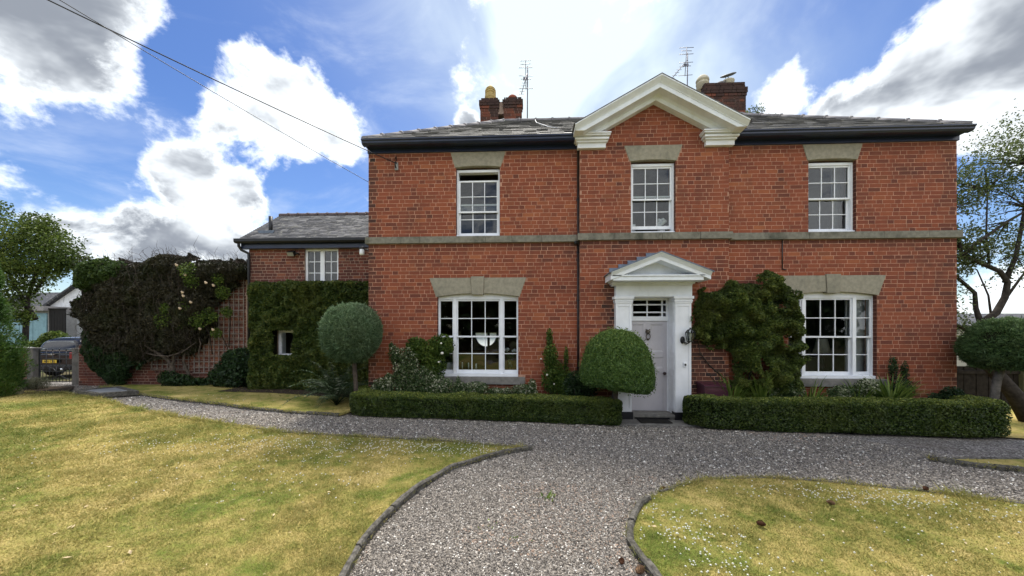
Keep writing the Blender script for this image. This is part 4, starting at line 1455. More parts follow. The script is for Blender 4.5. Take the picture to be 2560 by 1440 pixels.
ra = lay(2.85, 4.10, lambda z: (AX0, AX1), [rect_hole(*AW)], .05, .0805)
brickwork(annex, ra, AY, M_BRICK2, 300, seed=5)
# casement window
f = MB()
yf = AY + .05
f.box(AW[0], AW[0] + .06, yf, yf + .08, AW[2], AW[3]).box(AW[1] - .06, AW[1], yf, yf + .08, AW[2], AW[3]).box(AW[0] + .06, AW[1] - .06, yf, yf + .08, AW[3] - .07, AW[3])
cm = (AW[0] + AW[1]) / 2
f.box(cm - .06, cm + .06, yf + .001, yf + .08, AW[2], AW[3] - .07)
wn = f.build('window', M_WHITE, annex, .004)
for a, b in ((AW[0] + .06, cm - .06), (cm + .06, AW[1] - .06)):
    for k in range(1, 2):
        bar(wn, (a + b) / 2 - .011, (a + b) / 2 + .011, yf + .02, yf + .05, AW[2], AW[3] - .07)
    zz = [AW[2], 2.96, 3.26, 3.565, AW[3] - .07]
    for z in zz[1:-1]: bar(wn, a, b, yf + .022, yf + .048, z - .011, z + .011)
    for z0, z1 in zip(zz, zz[1:]):
        pane(wn, a, (a + b) / 2, yf + .035, z0, z1); pane(wn, (a + b) / 2, b, yf + .035, z0, z1)
f = MB(); yf = AY - .10
f.box(SW[0], SW[0] + .07, yf, yf + .2, SW[2], SW[3]).box(SW[1] - .07, SW[1], yf, yf + .2, SW[2], SW[3]).box(SW[0] + .07, SW[1] - .07, yf, yf + .2, SW[3] - .07, SW[3]).box(SW[0] + .07, SW[1] - .07, yf - .02, yf + .2, SW[2], SW[2] + .06)
wn = f.build('window', M_WHITE, annex, .004, label='small white framed window sunk in the clipped climber')
pane(wn, SW[0] + .07, SW[1] - .07, yf + .05, SW[2] + .06, SW[3] - .07)
# roof
AEY, AEZ, ARY, ARZ = 1.78, 4.13, 3.45, 5.27
L = math.hypot(ARY - AEY, ARZ - AEZ)
r = MB()
r.prism([(AEY, AEZ), (ARY, ARZ), (2 * ARY - AEY, AEZ), (2 * ARY - AEY, AEZ - .05), (AEY, AEZ - .05)], AX0 - .12, AX1, 'x')
ar = r.build('roof', M_SLATE2, annex)
ax_u = Vector((0, ARY - AEY, ARZ - AEZ)).normalized(); ax_n = Vector((0, -(ARZ - AEZ), ARY - AEY)).normalized()
slates(ar, slate_rects(L, lambda v: (0, AX1 - AX0 + .12), .092, .22), (AX0 - .12, AEY, AEZ), (1, 0, 0), ax_u, ax_n, M_SLATE2, thick=.012)
ridge_line(ar, (AX0 - .13, ARY, ARZ + .0), (AX1, ARY, ARZ + .0), .075, .30, m_plain('brown_ridge_tile', (.10, .075, .075), .7, .3))
MB().prism([(1.70, 4.135), (1.70, 4.06), (1.74, 4.02), (1.80, 4.02), (1.84, 4.06), (1.84, 4.115)], AX0 - .2, AX1, 'x').build('gutter', M_BLACK, annex)
MB().box(AX0 - .12, AX1, 1.86, AY, 3.90, 4.08).build('fascia', M_NAVY, annex)
MB().tube([(AX0 - .12, 1.78, 4.05), (AX0 - .13, 1.80, 3.95), (AX0 - .10, 1.86, 3.86), (AX0 + .04, 1.93, 3.78), (AX0 + .05, 1.93, 3.6), (AX0 + .05, 1.93, .1)], .036, 10).build('downpipe', M_BLACK, annex)
MB().tube([(-6.92, 2.32, 4.30), (-6.92, 2.32, 4.90)], .052, 12).tube([(-6.92, 2.32, 4.42), (-6.92, 2.32, 4.50)], .07, 12).build('flue_pipe', M_BLACK, annex)
MB().prism([(-7.12, 4.36), (-6.72, 4.36), (-6.68, 4.46), (-7.16, 4.46)], 2.13, 2.16).build('flue_flashing', M_LEAD, annex)
fl = T('floodlight', (-6.03, 1.98, 3.80), 'black floodlight tilted down on the annex wall left of its window', 'floodlight')
MB().prism([(1.80, 3.78), (1.92, 3.84), (1.94, 3.74), (1.86, 3.68)], -6.12, -5.93, 'x').build('housing', M_BLACK, fl, .004)
MB().add([(-6.11, 1.796, 3.772), (-5.94, 1.796, 3.772), (-5.94, 1.852, 3.682), (-6.11, 1.852, 3.682)], [(0, 1, 2, 3)]).build('lens', m_plain('lamp_glass', (.22, .22, .2), .15, .6), fl)
MB().tube([(-5.93, 1.88, 3.77), (-5.88, 1.93, 3.77), (-5.88, 2.0, 3.75)], .02, 6).build('bracket', M_BLACK, fl)

# ================================================================== GARDEN WALL, GATE, CAR
GY = 2.65
gw = root('garden_wall', (-10.3, GY, .1), 'tall brick garden wall under creeper and trellis left of the annex', 'wall')
MB().box(-12.40, AX0 - .01, GY, GY + .25, -.2, 3.45).box(-13.08, -12.41, GY + .002, GY + .24, -.2, 1.26).build('core', M_MORT2, gw)
rg = lay(.02, 3.40, lambda z: (-13.07, AX0), [lambda z: (-13.07, -9.5) if z > 1.25 else None, lambda z: (-7.9, AX0) if z > .9 else None], 0)
brickwork(gw, rg, GY, M_BRICK2, 300, lambda i: rg[i][2] - (rg[i][1] - rg[i][0]) * 3, seed=7)
M_LATH = m_plain('grey_weathered_lath', (.25, .22, .195), .9, .1, var=.3, scale=12)


def trellis(x0, x1, z0, z1, sx, sz, label):
    t = T('trellis', ((x0 + x1) / 2, GY - .05, z0), label, 'trellis', 'wooden trellis on the garden wall')
    n = int(round((x1 - x0) / sx))
    for i in range(n + 1):
        x = x0 + (x1 - x0) * i / n
        MB().box(x - .010, x + .010, GY - .040, GY - .026, z0 + random.uniform(-.02, .01), z1 + random.uniform(-.01, .03)).build('lath', M_LATH, t)
    n = int(round((z1 - z0) / sz))
    for i in range(n + 1):
        z = z0 + (z1 - z0) * i / n
        MB().box(x0 - .03, x1 + .03, GY - .054, GY - .041, z - .011, z + .011).build('lath', M_LATH, t)


trellis(-9.45, -7.95, .45, 3.25, .15, .165, 'large wooden trellis beside the clipped annex climber')
trellis(-10.75, -9.62, .55, .98, .165, .155, 'low wooden trellis behind the twisted creeper stems')

M_PILL = m_plain('rendered_pillar', (.15, .14, .13), .95, .1, var=.25, scale=7, bump=.4, dirt=((.06, .06, .05), .6))
pl = T('gate_pillar', (-13.30, 2.95, .03), 'wide grey rendered gate pillar against the creeper wall', 'pillar', 'gate pillars')
MB().box(-13.50, -13.09, 2.80, 3.14, -.1, 1.12).build('shaft', M_PILL, pl, .015)
MB().box(-13.51, -13.08, 2.79, 3.15, 1.121, 1.15).build('cap', M_PILL, pl, .01)
pl = T('gate_pillar', (-14.86, 3.0, .03), 'narrow grey rendered gate pillar beside the conifer', 'pillar', 'gate pillars')
MB().box(-15.10, -14.90, 2.90, 3.10, -.1, 1.12).build('shaft', M_PILL, pl, .015)
MB().box(-15.12, -14.88, 2.88, 3.12, 1.121, 1.15).build('cap', M_PILL, pl, .01)
lw = T('boundary_wall', (-17, 3.05, .03), 'low brick boundary wall with pale coping left of the gate', 'wall')
MB().box(-19.5, -15.12, 2.96, 3.14, -.1, 1.08).build('core', M_MORT2, lw)
rb = lay(.05, 1.07, lambda z: (-19.5, -15.13), [], 0)
brickwork(lw, rb, 2.96, M_BRICK2, 0, seed=8)
MB().prism([(2.86, 1.08), (3.24, 1.08), (3.24, 1.12), (3.05, 1.17), (2.86, 1.12)], -19.5, -15.12, 'x').build('coping', m_plain('pale_coping', (.42, .42, .39), .9), lw)

gt = T('iron_gate', (-14.38, 3.04, .04), 'black wrought iron garden gate between two grey pillars', 'gate')
gx0, gx1 = -14.86, -13.54
for x in (gx0, gx1): MB().box(x - .016, x + .016, 3.02, 3.05, .05, 1.10).build('stile', M_BLACK, gt)
for z in (.10, .42, .62, .80, .96): MB().box(gx0 + .017, gx1 - .017, 3.022, 3.040, z - .011, z + .011).build('rail', M_BLACK, gt)
for i in range(1, 12):
    x = gx0 + (gx1 - gx0) * i / 12
    top = 1.08 if i % 2 == 0 else .62
    m = MB().tube([(x, 3.031, .08), (x, 3.031, top)], .0085, 6)
    if i % 2 == 0: m.lathe([(.009, 0), (.02, .02), (.012, .05), (.001, .075)], (x, 3.031, top - .02), 6)
    m.build('bar', M_BLACK, gt)
sc = MB()
for s in (-1, 1):
    sc.tube([(-14.20 + s * .02, 3.03, .30), (-14.20 + s * .2, 3.03, .2), (-14.20 + s * .42, 3.03, .13)], .009, 6)
    sc.tube([(-14.20 + s * .42, 3.03, .58), (-14.20 + s * .2, 3.03, .50), (-14.20 + s * .04, 3.03, .35)], .009, 6)
sc.build('scroll', M_BLACK, gt)
MB().box(-13.53, -13.505, 3.0, 3.06, .82, .90).build('latch', M_BLACK, gt)


def car():
    c = T('parked_car', (-16.42, 6.0, .06), 'dark hatchback parked rear-on beyond the iron gate', 'car')
    M_P = m_plain('dark_navy_car_paint', (.006, .007, .012), .18, .5, 0, var=.05)
    M_G = m_plain('tinted_car_glass', (.10, .13, .14), .06, .9, var=.1)
    M_CH = m_plain('chrome', (.62, .64, .66), .15, .6, .9, var=.05)
    X, Y0, Z0 = -16.40, 4.46, .04

    def loft(secs, name, mat, par, sub=1):
        # secs: list of (y, halfwidth bottom, hw mid, hw top, z bottom, z mid, z top)
        vs = []
        for (y, hb, hm, ht, zb, zm, zt) in secs:
            ring = [(-hb, zb), (-hm, zm), (-ht, zt), (-ht * .5, zt + .015), (ht * .5, zt + .015), (ht, zt), (hm, zm), (hb, zb)]
            vs += [(X + a, Y0 + y, Z0 + b) for a, b in ring]
        n = 8; k = len(secs)
        fs = [(i * n + j, i * n + (j + 1) % n, (i + 1) * n + (j + 1) % n, (i + 1) * n + j) for i in range(k - 1) for j in range(n)]
        fs += [tuple(range(n - 1, -1, -1)), tuple((k - 1) * n + j for j in range(n))]
        o = MB().add(vs, fs, True).build(name, mat, par)
        s = o.modifiers.new('sub', 'SUBSURF'); s.levels = 1; s.render_levels = 2
        return o
    loft([(.05, .78, .80, .74, .22, .45, .60), (.0, .80, .83, .77, .22, .50, .72), (.03, .81, .845, .76, .20, .55, .90), (.5, .83, .86, .78, .18, .55, .95), (2.2, .83, .86, .78, .18, .55, .96),
          (3.2, .82, .84, .70, .18, .55, .86), (3.65, .76, .78, .62, .2, .5, .70), (3.75, .70, .72, .6, .22, .45, .6)], 'body', M_P, c)
    loft([(.12, .74, .74, .70, .86, .90, .94), (.22, .74, .72, .66, .86, 1.10, 1.26), (.38, .73, .71, .62, .86, 1.15, 1.38), (1.2, .73, .71, .62, .86, 1.15, 1.42), (1.9, .73, .71, .60, .86, 1.12, 1.37), (2.55, .72, .71, .66, .86, .92, .97)], 'cabin', M_P, c)
    MB().add([(X - .56, Y0 + .135, Z0 + .98), (X + .56, Y0 + .135, Z0 + .98), (X + .50, Y0 + .235, Z0 + 1.25), (X - .50, Y0 + .235, Z0 + 1.25)], [(0, 1, 2, 3)]).build('rear_window', M_G, c)
    MB().box(X - .72, X + .72, Y0 + .0, Y0 + .06, Z0 + .925, Z0 + .945).build('chrome_strip', M_CH, c)
    em = MB().lathe([(.045, 0), (.045, .02), (.001, .025)], (X + .0, Y0 - .01, Z0 + .80), 14, ax=Matrix.Rotation(R(90), 3, 'X'))
    for s in (-1, 1): em.prism([(X + s * .05, Z0 + .775), (X + s * .10, Z0 + .785), (X + s * .19, Z0 + .84), (X + s * .05, Z0 + .83)], Y0 - .03, Y0 - .012)
    em.build('winged_badge', M_CH, c)
    pt = MB().box(X - .26 - .06, X + .26 - .06, Y0 - .03, Y0 - .015, Z0 + .50, Z0 + .61).build('number_plate', m_plain('yellow_plate', (.72, .52, .06), .4, .4, var=.03), c, .004)
    fc = bpy.data.curves.new('plate_text', 'FONT'); fc.body = 'A26 CUJ'; fc.size = .115; fc.align_x = 'CENTER'; fc.align_y = 'CENTER'; fc.extrude = .001
    fc.materials.append(M_BLACK)
    tmp = bpy.data.objects.new('tmp', fc); COL.objects.link(tmp)
    tme = bpy.data.meshes.new_from_object(tmp.evaluated_get(bpy.context.evaluated_depsgraph_get()))
    bpy.data.objects.remove(tmp)
    link('lettering', tme, pt, Matrix.Translation((X - .06, Y0 - .033, Z0 + .555)) @ Matrix.Rotation(R(90), 4, 'X'))
    for s in (-1, 1):
        MB().box(X + s * .70 - .06, X + s * .70 + .06, Y0 - .012, Y0 + .10, Z0 + .62, Z0 + .88).build('tail_light', m_plain('red_lamp', (.25, .02, .02), .2, .6), c, .02)
    MB().box(X - .76, X + .76, Y0 - .035, Y0 + .1, Z0 + .24, Z0 + .42).build('bumper', m_plain('black_bumper', (.02, .02, .022), .5), c, .04)
    MB().tube([(X + .38, Y0 - .05, Z0 + .27), (X + .38, Y0 + .1, Z0 + .27)], .05, 12).build('exhaust', M_CH, c)
    for s in (-1, 1):
        for y in (.62, 3.05):
            w = MB().lathe([(.12, -.09), (.29, -.1), (.31, -.06), (.31, .06), (.29, .1), (.12, .09)], (X + s * .74, Y0 + y, Z0 + .28), 20, ax=Matrix.Rotation(R(90), 3, 'Y')).build('wheel', m_plain('tyre_rubber', (.02, .02, .02), .9) if 'tyre_rubber' not in MATS else MATS['tyre_rubber'], c)
    return c


car()

# inspection cover on the path
ic = T('inspection_cover', (-10.12, .94, .13), 'grey inspection cover in a raised dark kerb frame on the path', 'cover')
Pq = [Vector((-10.93, .90, 0)), Vector((-9.80, .42, 0)), Vector((-9.22, .88, 0)), Vector((-10.50, 1.55, 0))]
cc = sum(Pq, Vector()) / 4
for a, b in zip(Pq, Pq[1:] + Pq[:1]):
    m = MB()
    q = [a, b, b.lerp(cc, .13), a.lerp(cc, .13)]
    m.prism([(p.x, p.y) for p in q], .10, .215, 'z')
    m.build('kerb_stone', M_KERB, ic, .01)
q = [p.lerp(cc, .16) for p in Pq]
MB().prism([(p.x, p.y) for p in q], .12, .195, 'z').build('concrete_surround', M_KERB, ic)
q = [p.lerp(cc, .38) for p in Pq]
MB().prism([(p.x, p.y) for p in q], .15, .206, 'z').build('lid', m_plain('galvanised_lid', (.30, .31, .32), .5, .4, .4, var=.1), ic)


# pine cones
def pine_cone(x, y, z, s, rot, label, tint):
    s *= .82
    c = T('pine_cone', (x, y, z), label, 'pine cone', 'fallen pine cones')
    m = MB(); rw = 9
    ax = Matrix.Rotation(rot, 3, 'Z') @ Matrix.Rotation(R(82), 3, 'Y')
    o = Vector((x, y, z + s * .42))
    m.lathe([(.05 * s, -.6 * s), (.30 * s, -.35 * s), (.33 * s, 0), (.22 * s, .4 * s), (.03 * s, .62 * s)], o, 8, ax=ax)
    for k in range(rw):
        t = k / (rw - 1); h = (-.5 + 1.05 * t) * s
        rr = (.40 * math.sin(math.pi * (.12 + .8 * t)) + .05) * s
        nsc = 9
        for j in range(nsc):
            a = 2 * math.pi * (j + (k % 2) / 2) / nsc
            d = Vector((math.cos(a), math.sin(a), 0)); tn = Vector((-math.sin(a), math.cos(a), 0))
            p = [d * rr * .6 + Vector((0, 0, h - .06 * s)), d * rr + tn * .11 * s + Vector((0, 0, h + .03 * s)), d * rr * 1.18 + Vector((0, 0, h + .10 * s)), d * rr - tn * .11 * s + Vector((0, 0, h + .03 * s))]
            m.add([o + ax @ v for v in p], [(0, 1, 2, 3)])
    m.build('scales', tint, c)


M_C1 = m_plain('brown_cone', (.085, .038, .020), .85, .15, var=.4, scale=40)
M_C2 = m_plain('tan_cone', (.17, .10, .055), .85, .15, var=.4, scale=40)
for x, y, s, rz, lb, mt_, onl in ((1.83, -3.63, .066, .4, 'dark pine cone on gravel at the curved lawn edge', M_C1, 0), (2.43, -4.38, .072, 2.9, 'shaggy dark brown pine cone, lowest on the right lawn', M_C1, 1),
                                  (3.42, -3.88, .070, 2.6, 'smooth tan pine cone in the middle of the right lawn', M_C2, 1), (4.80, -3.42, .062, .3, 'pine cone at the far edge of the right lawn', M_C1, 1),
                                  (1.05, -4.98, .055, 1.2, 'red-brown pine cone on gravel next to a larger cone', M_C1, 0), (1.155, -5.08, .075, .5, 'tan pine cone resting against the kerb end', M_C2, 0)):
    pine_cone(x, y, g1(x) + (LH + .012 if onl else .008), s, rz, lb, mt_)

# ================================================================== THINGS SEEN THROUGH THE WINDOWS
M_CURT = m_plain('grey_curtain_cloth', (.36, .37, .40), .9, .1)


def curtain(x0, x1, y, z0, z1, label, mat=None):
    n = 40; V = []
    for i in range(n + 1):
        x = x0 + (x1 - x0) * i / n
        V += [(x, y + .035 * math.sin(i * 1.1) + .01 * math.sin(i * 2.7), z0), (x, y + .03 * math.sin(i * 1.1 + .3), z1)]
    MB().add(V, [(2 * i, 2 * i + 2, 2 * i + 3, 2 * i + 1) for i in range(n)], True).build('curtain', mat or M_CURT, label=label, cat='curtain')


curtain(6.80, 7.22, .42, 3.5, 5.3, 'grey curtain inside the right-hand upper window')
curtain(5.72, 6.0, .44, 3.5, 5.3, 'drawn-back curtain at the shadowed side of the right-hand upper window')
sh = T('window_shutter', (7.2, .33, .72), 'panelled grey shutter inside the right ground-floor window', 'shutter')
MB().box(7.02, 7.42, .33, .36, .74, 2.45).build('board', m_plain('shutter_paint', (.50, .51, .55), .5), sh)
for z0, z1 in ((.8, 1.5), (1.6, 2.35)):
    MB().box(7.08, 7.36, .318, .3295, z0, z0 + .03).box(7.08, 7.36, .318, .3295, z1 - .03, z1).box(7.08, 7.11, .319, .3295, z0 + .03, z1 - .03).box(7.33, 7.36, .319, .3295, z0 + .03, z1 - .03).build('moulding', MATS['shutter_paint'], sh)
lm = T('table_lamp', (6.95, 1.0, .7), 'cream shaded table lamp inside the right ground-floor window', 'lamp')
MB().lathe([(.17, 0), (.10, .32), (.095, .32), (.165, 0)], (7.05, 1.0, 1.18), 20).build('lamp_shade', m_plain('cream_shade', (.55, .53, .45), .8), lm)
MB().lathe([(.09, 0), (.09, .02), (.03, .04), (.06, .18), (.05, .3), (.015, .38), (.015, .5)], (7.05, 1.0, .72), 14).build('lamp_base', M_BLACK, lm)
tb = T('side_table', (6.9, 1.0, .0), 'dark table inside the right ground-floor window', 'table')
MB().box(6.3, 7.4, .8, 1.3, .66, .70).build('tabletop', M_BLACK, tb)
for x in (6.35, 7.35):
    for y in (.85, 1.25): MB().box(x - .02, x + .02, y - .02, y + .02, -.04, .66).build('leg', M_BLACK, tb)
ch = MB().box(6.62, 6.90, .86, .9, .705, 1.08).build('screen', m_plain('black_screen', (.005, .005, .006), .5), None, .01, label='black screen standing on the table inside the right window', cat='screen')


def leaves_simple(mb, c, n, l, w, spread, up):
    for i in range(n):
        a = random.uniform(0, 6.28); e = random.uniform(*up)
        d = Vector((math.cos(a) * math.cos(e), math.sin(a) * math.cos(e), math.sin(e)))
        s = d.cross(Vector((0, 0, 1))).normalized() * w
        p0 = Vector(c) + d * spread * random.uniform(.1, .6); p1 = p0 + d * l * .5 + Vector((0, 0, .02)); p2 = p0 + d * l - Vector((0, 0, l * .25))
        mb.add([p0, p1 + s, p2, p1 - s], [(0, 1, 2, 3)])


M_HP = m_plain('house_plant_leaf', (.05, .10, .03), .5)
pp = T('potted_plant', (-1.42, .40, .74), 'leafy plant in a white pot behind the left ground-floor window', 'plant')
MB().lathe([(.06, 0), (.10, .05), (.115, .13), (.10, .2), (.085, .22)], (-1.45, .42, .76), 16).build('pot', M_WHITE, pp)
m = MB(); leaves_simple(m, (-1.43, .42, .98), 46, .24, .05, .12, (.0, 1.3)); m.build('foliage', M_HP, pp)
fv = T('flower_vase', (-.07, .40, .74), 'glass vase of white flowers behind the left ground-floor window', 'vase')
MB().lathe([(.05, 0), (.055, .18), (.07, .24)], (-.06, .42, .76), 14).build('vase', M_GLASS, fv)
m = MB()
for i in range(14): m.tube([(-.06, .42, .78), (-.06 + random.uniform(-.1, .1), .42 + random.uniform(-.05, .05), 1.22)], .005, 4)
leaves_simple(m, (-.06, .42, 1.02), 30, .16, .02, .08, (.4, 1.4)); m.build('stems', M_HP, fv)
m = MB()
for i in range(9): m.lathe([(.001, -.02), (.03, -.01), (.035, .01), (.02, .03), (.001, .035)], (-.06 + random.uniform(-.13, .13), .42 + random.uniform(-.05, .05), 1.24 + random.uniform(-.02, .04)), 8)
m.build('blossoms', M_WHITE, fv)
cs_ = T('candlestick', (-1.0, .45, .74), 'small candelabra with two white candles behind the left window', 'candlestick')
MB().lathe([(.05, 0), (.04, .015), (.01, .03), (.01, .09)], (-.98, .42, .76), 12).tube([(-1.06, .42, .83), (-.98, .42, .80), (-.84, .42, .83)], .006, 6).build('stand', M_BRASS, cs_)
for x, h in ((-.99, .13), (-.82, .11), (-1.13, .14)): MB().tube([(x, .42, .84), (x, .42, .84 + h)], .012 if x < -.9 else .02, 8).build('candle', M_WHITE, cs_)
tt = T('sill_table', (-.7, .5, 0), 'dark table holding ornaments behind the left ground-floor window', 'table')
MB().box(-1.6, .12, .33, .75, .71, .755).build('tabletop', m_plain('dark_wood', (.03, .02, .015), .5), tt)
for x in (-1.5, .05): MB().box(x - .03, x + .03, .5, .56, -.05, .71).build('leg', MATS['dark_wood'], tt)
fw = T('flower_vase', (3.16, .15, 3.72), 'white flower bunch in a pale vase behind the central upper window', 'vase')
MB().lathe([(.06, 0), (.08, .05), (.07, .12)], (3.14, .16, 3.735), 14).build('vase', M_WHITE, fw)
m = MB()
for i in range(16): m.lathe([(.001, -.03), (.035, -.015), (.045, .01), (.025, .04), (.001, .045)], (3.14 + random.uniform(-.09, .09), .16 + random.uniform(-.04, .04), 3.92 + random.uniform(-.07, .13)), 8)
m.build('blossoms', M_WHITE, fw)
MB().box(2.47, 2.60, .13, .135, 3.735, 3.93).build('paper_card', M_WHITE, None, label='white card leaning inside the central upper window', cat='card')

# ================================================================== PLANTS
def unit(n):
    v = RNG.normal(size=(n, 3))
    return v / np.linalg.norm(v, axis=1)[:, None]


def leaf_geo(P, N, L, W, bias=.6, droop=0.0, along=None):
    """one folded four-point leaf per point"""
    n = len(P)
    nn = N * bias + unit(n) * (1 - bias)
    nn /= np.linalg.norm(nn, axis=1)[:, None] + 1e-9
    t = along if along is not None else unit(n)
    t = t - nn * (t * nn).sum(1)[:, None]
    t /= np.linalg.norm(t, axis=1)[:, None] + 1e-9
    t[:, 2] -= droop
    t /= np.linalg.norm(t, axis=1)[:, None] + 1e-9
    b = np.cross(nn, t); b /= np.linalg.norm(b, axis=1)[:, None] + 1e-9
    l = (L * RNG.uniform(.65, 1.25, n))[:, None]; w = (W * RNG.uniform(.7, 1.2, n))[:, None]
    V = np.empty((n, 4, 3))
    V[:, 0] = P - t * l * .5; V[:, 2] = P + t * l * .5
    V[:, 1] = P + b * w * .5 + nn * w * .18; V[:, 3] = P - b * w * .5 + nn * w * .18
    return V


def leaves(name, P, N, L, W, mat, parent, rnd=None, **kw):
    kk = {k: kw.pop(k) for k in ('bias', 'droop', 'along') if k in kw}
    V = leaf_geo(P, N, L, W, **kk)
    n = len(P)
    if rnd is None: rnd = RNG.beta(2, 2, n)
    F = np.arange(n * 4).reshape(-1, 4)
    return np_mesh(name, V.reshape(-1, 3), F, mat, parent, {'rnd': np.repeat(np.clip(rnd, 0, 1), 4)}, **kw)


M_CORE = m_plain('shaded_twig_core', (.014, .016, .008), .95, .05, var=.4, scale=20)
M_BARK = m_plain('brown_bark', (.085, .068, .055), .95, .1, var=.35, scale=14, bump=.8)
M_BARKG = m_plain('grey_bark', (.11, .10, .092), .95, .1, var=.4, scale=12, bump=.9)
M_BARKD = m_plain('dark_bark', (.045, .038, .032), .95, .1, var=.35, scale=14, bump=.8)
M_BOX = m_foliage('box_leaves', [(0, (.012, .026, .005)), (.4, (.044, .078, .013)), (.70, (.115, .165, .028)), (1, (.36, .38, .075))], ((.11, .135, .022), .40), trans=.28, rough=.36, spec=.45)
M_BOX2 = m_foliage('topiary_box_leaves', [(0, (.024, .056, .012)), (.4, (.070, .140, .028)), (.75, (.14, .225, .046)), (1, (.29, .36, .09))], trans=.25, rough=.4, spec=.4)
M_JUN = m_foliage('blue_conifer_sprays', [(0, (.034, .066, .030)), (.4, (.105, .175, .085)), (.75, (.19, .28, .145)), (1, (.31, .40, .23))], ((.13, .14, .07), .25), trans=.2)
M_JUN2 = m_foliage('green_conifer_sprays', [(0, (.020, .045, .016)), (.4, (.060, .115, .040)), (.75, (.12, .20, .07)), (1, (.21, .30, .12))], ((.10, .10, .05), .25), trans=.2)
M_PYR = m_foliage('olive_climber_leaves', [(0, (.012, .026, .006)), (.4, (.042, .072, .013)), (.75, (.095, .118, .022)), (1, (.19, .19, .04))], ((.105, .105, .02), .28), trans=.25, pscale=1.1)
M_PYR2 = m_foliage('bronze_green_leaves', [(0, (.014, .024, .006)), (.4, (.046, .072, .013)), (.75, (.095, .135, .024)), (1, (.21, .24, .05))], ((.12, .10, .018), .25), trans=.25, pscale=2.2)
M_DEAD = m_foliage('dry_brown_creeper', [(0, (.011, .010, .006)), (.45, (.031, .029, .016)), (.8, (.066, .058, .034)), (1, (.12, .105, .065))], ((.028, .038, .012), .6), trans=.1)
M_IVY = m_foliage('dark_ivy_leaves', [(0, (.008, .020, .008)), (.5, (.020, .044, .014)), (.85, (.042, .080, .024)), (1, (.085, .13, .045))], trans=.15, rough=.4)
M_LEAFA = m_foliage('apple_green_leaves', [(0, (.024, .044, .009)), (.4, (.066, .102, .019)), (.75, (.125, .175, .034)), (1, (.22, .25, .06))], trans=.35)
M_IVY2 = m_foliage('mid_green_ivy', [(0, (.015, .032, .008)), (.5, (.045, .080, .018)), (.85, (.085, .13, .03)), (1, (.14, .19, .05))], trans=.25)
M_LEAFB = m_foliage('grey_green_leaves', [(0, (.03, .05, .014)), (.5, (.095, .125, .040)), (.85, (.18, .21, .08)), (1, (.32, .33, .17))], trans=.45)
M_CON = m_foliage('soft_conifer_sprays', [(0, (.012, .032, .007)), (.5, (.050, .110, .020)), (.85, (.11, .19, .036)), (1, (.19, .26, .06))], trans=.3)
M_VAR = m_foliage('variegated_leaves', [(0, (.022, .048, .014)), (.4, (.055, .095, .030)), (.58, (.13, .17, .07)), (.72, (.42, .43, .30)), (1, (.62, .62, .48))], trans=.2)
M_ROSE = m_foliage('rose_leaves', [(0, (.025, .055, .010)), (.5, (.075, .125, .020)), (.9, (.15, .20, .035)), (1, (.22, .26, .06))], trans=.3)
M_STRAP = m_foliage('strap_leaves', [(0, (.045, .085, .016)), (.5, (.125, .20, .035)), (1, (.30, .37, .09))], trans=.3)
M_FERN = m_foliage('dark_fern', [(0, (.012, .028, .010)), (.5, (.030, .060, .022)), (1, (.075, .115, .05))], trans=.2)
M_PETAL = m_plain('pale_rose_petal', (.55, .43, .30), .7, .1, var=.25)
M_PETW = m_plain('white_petal', (.72, .70, .62), .7, .1)


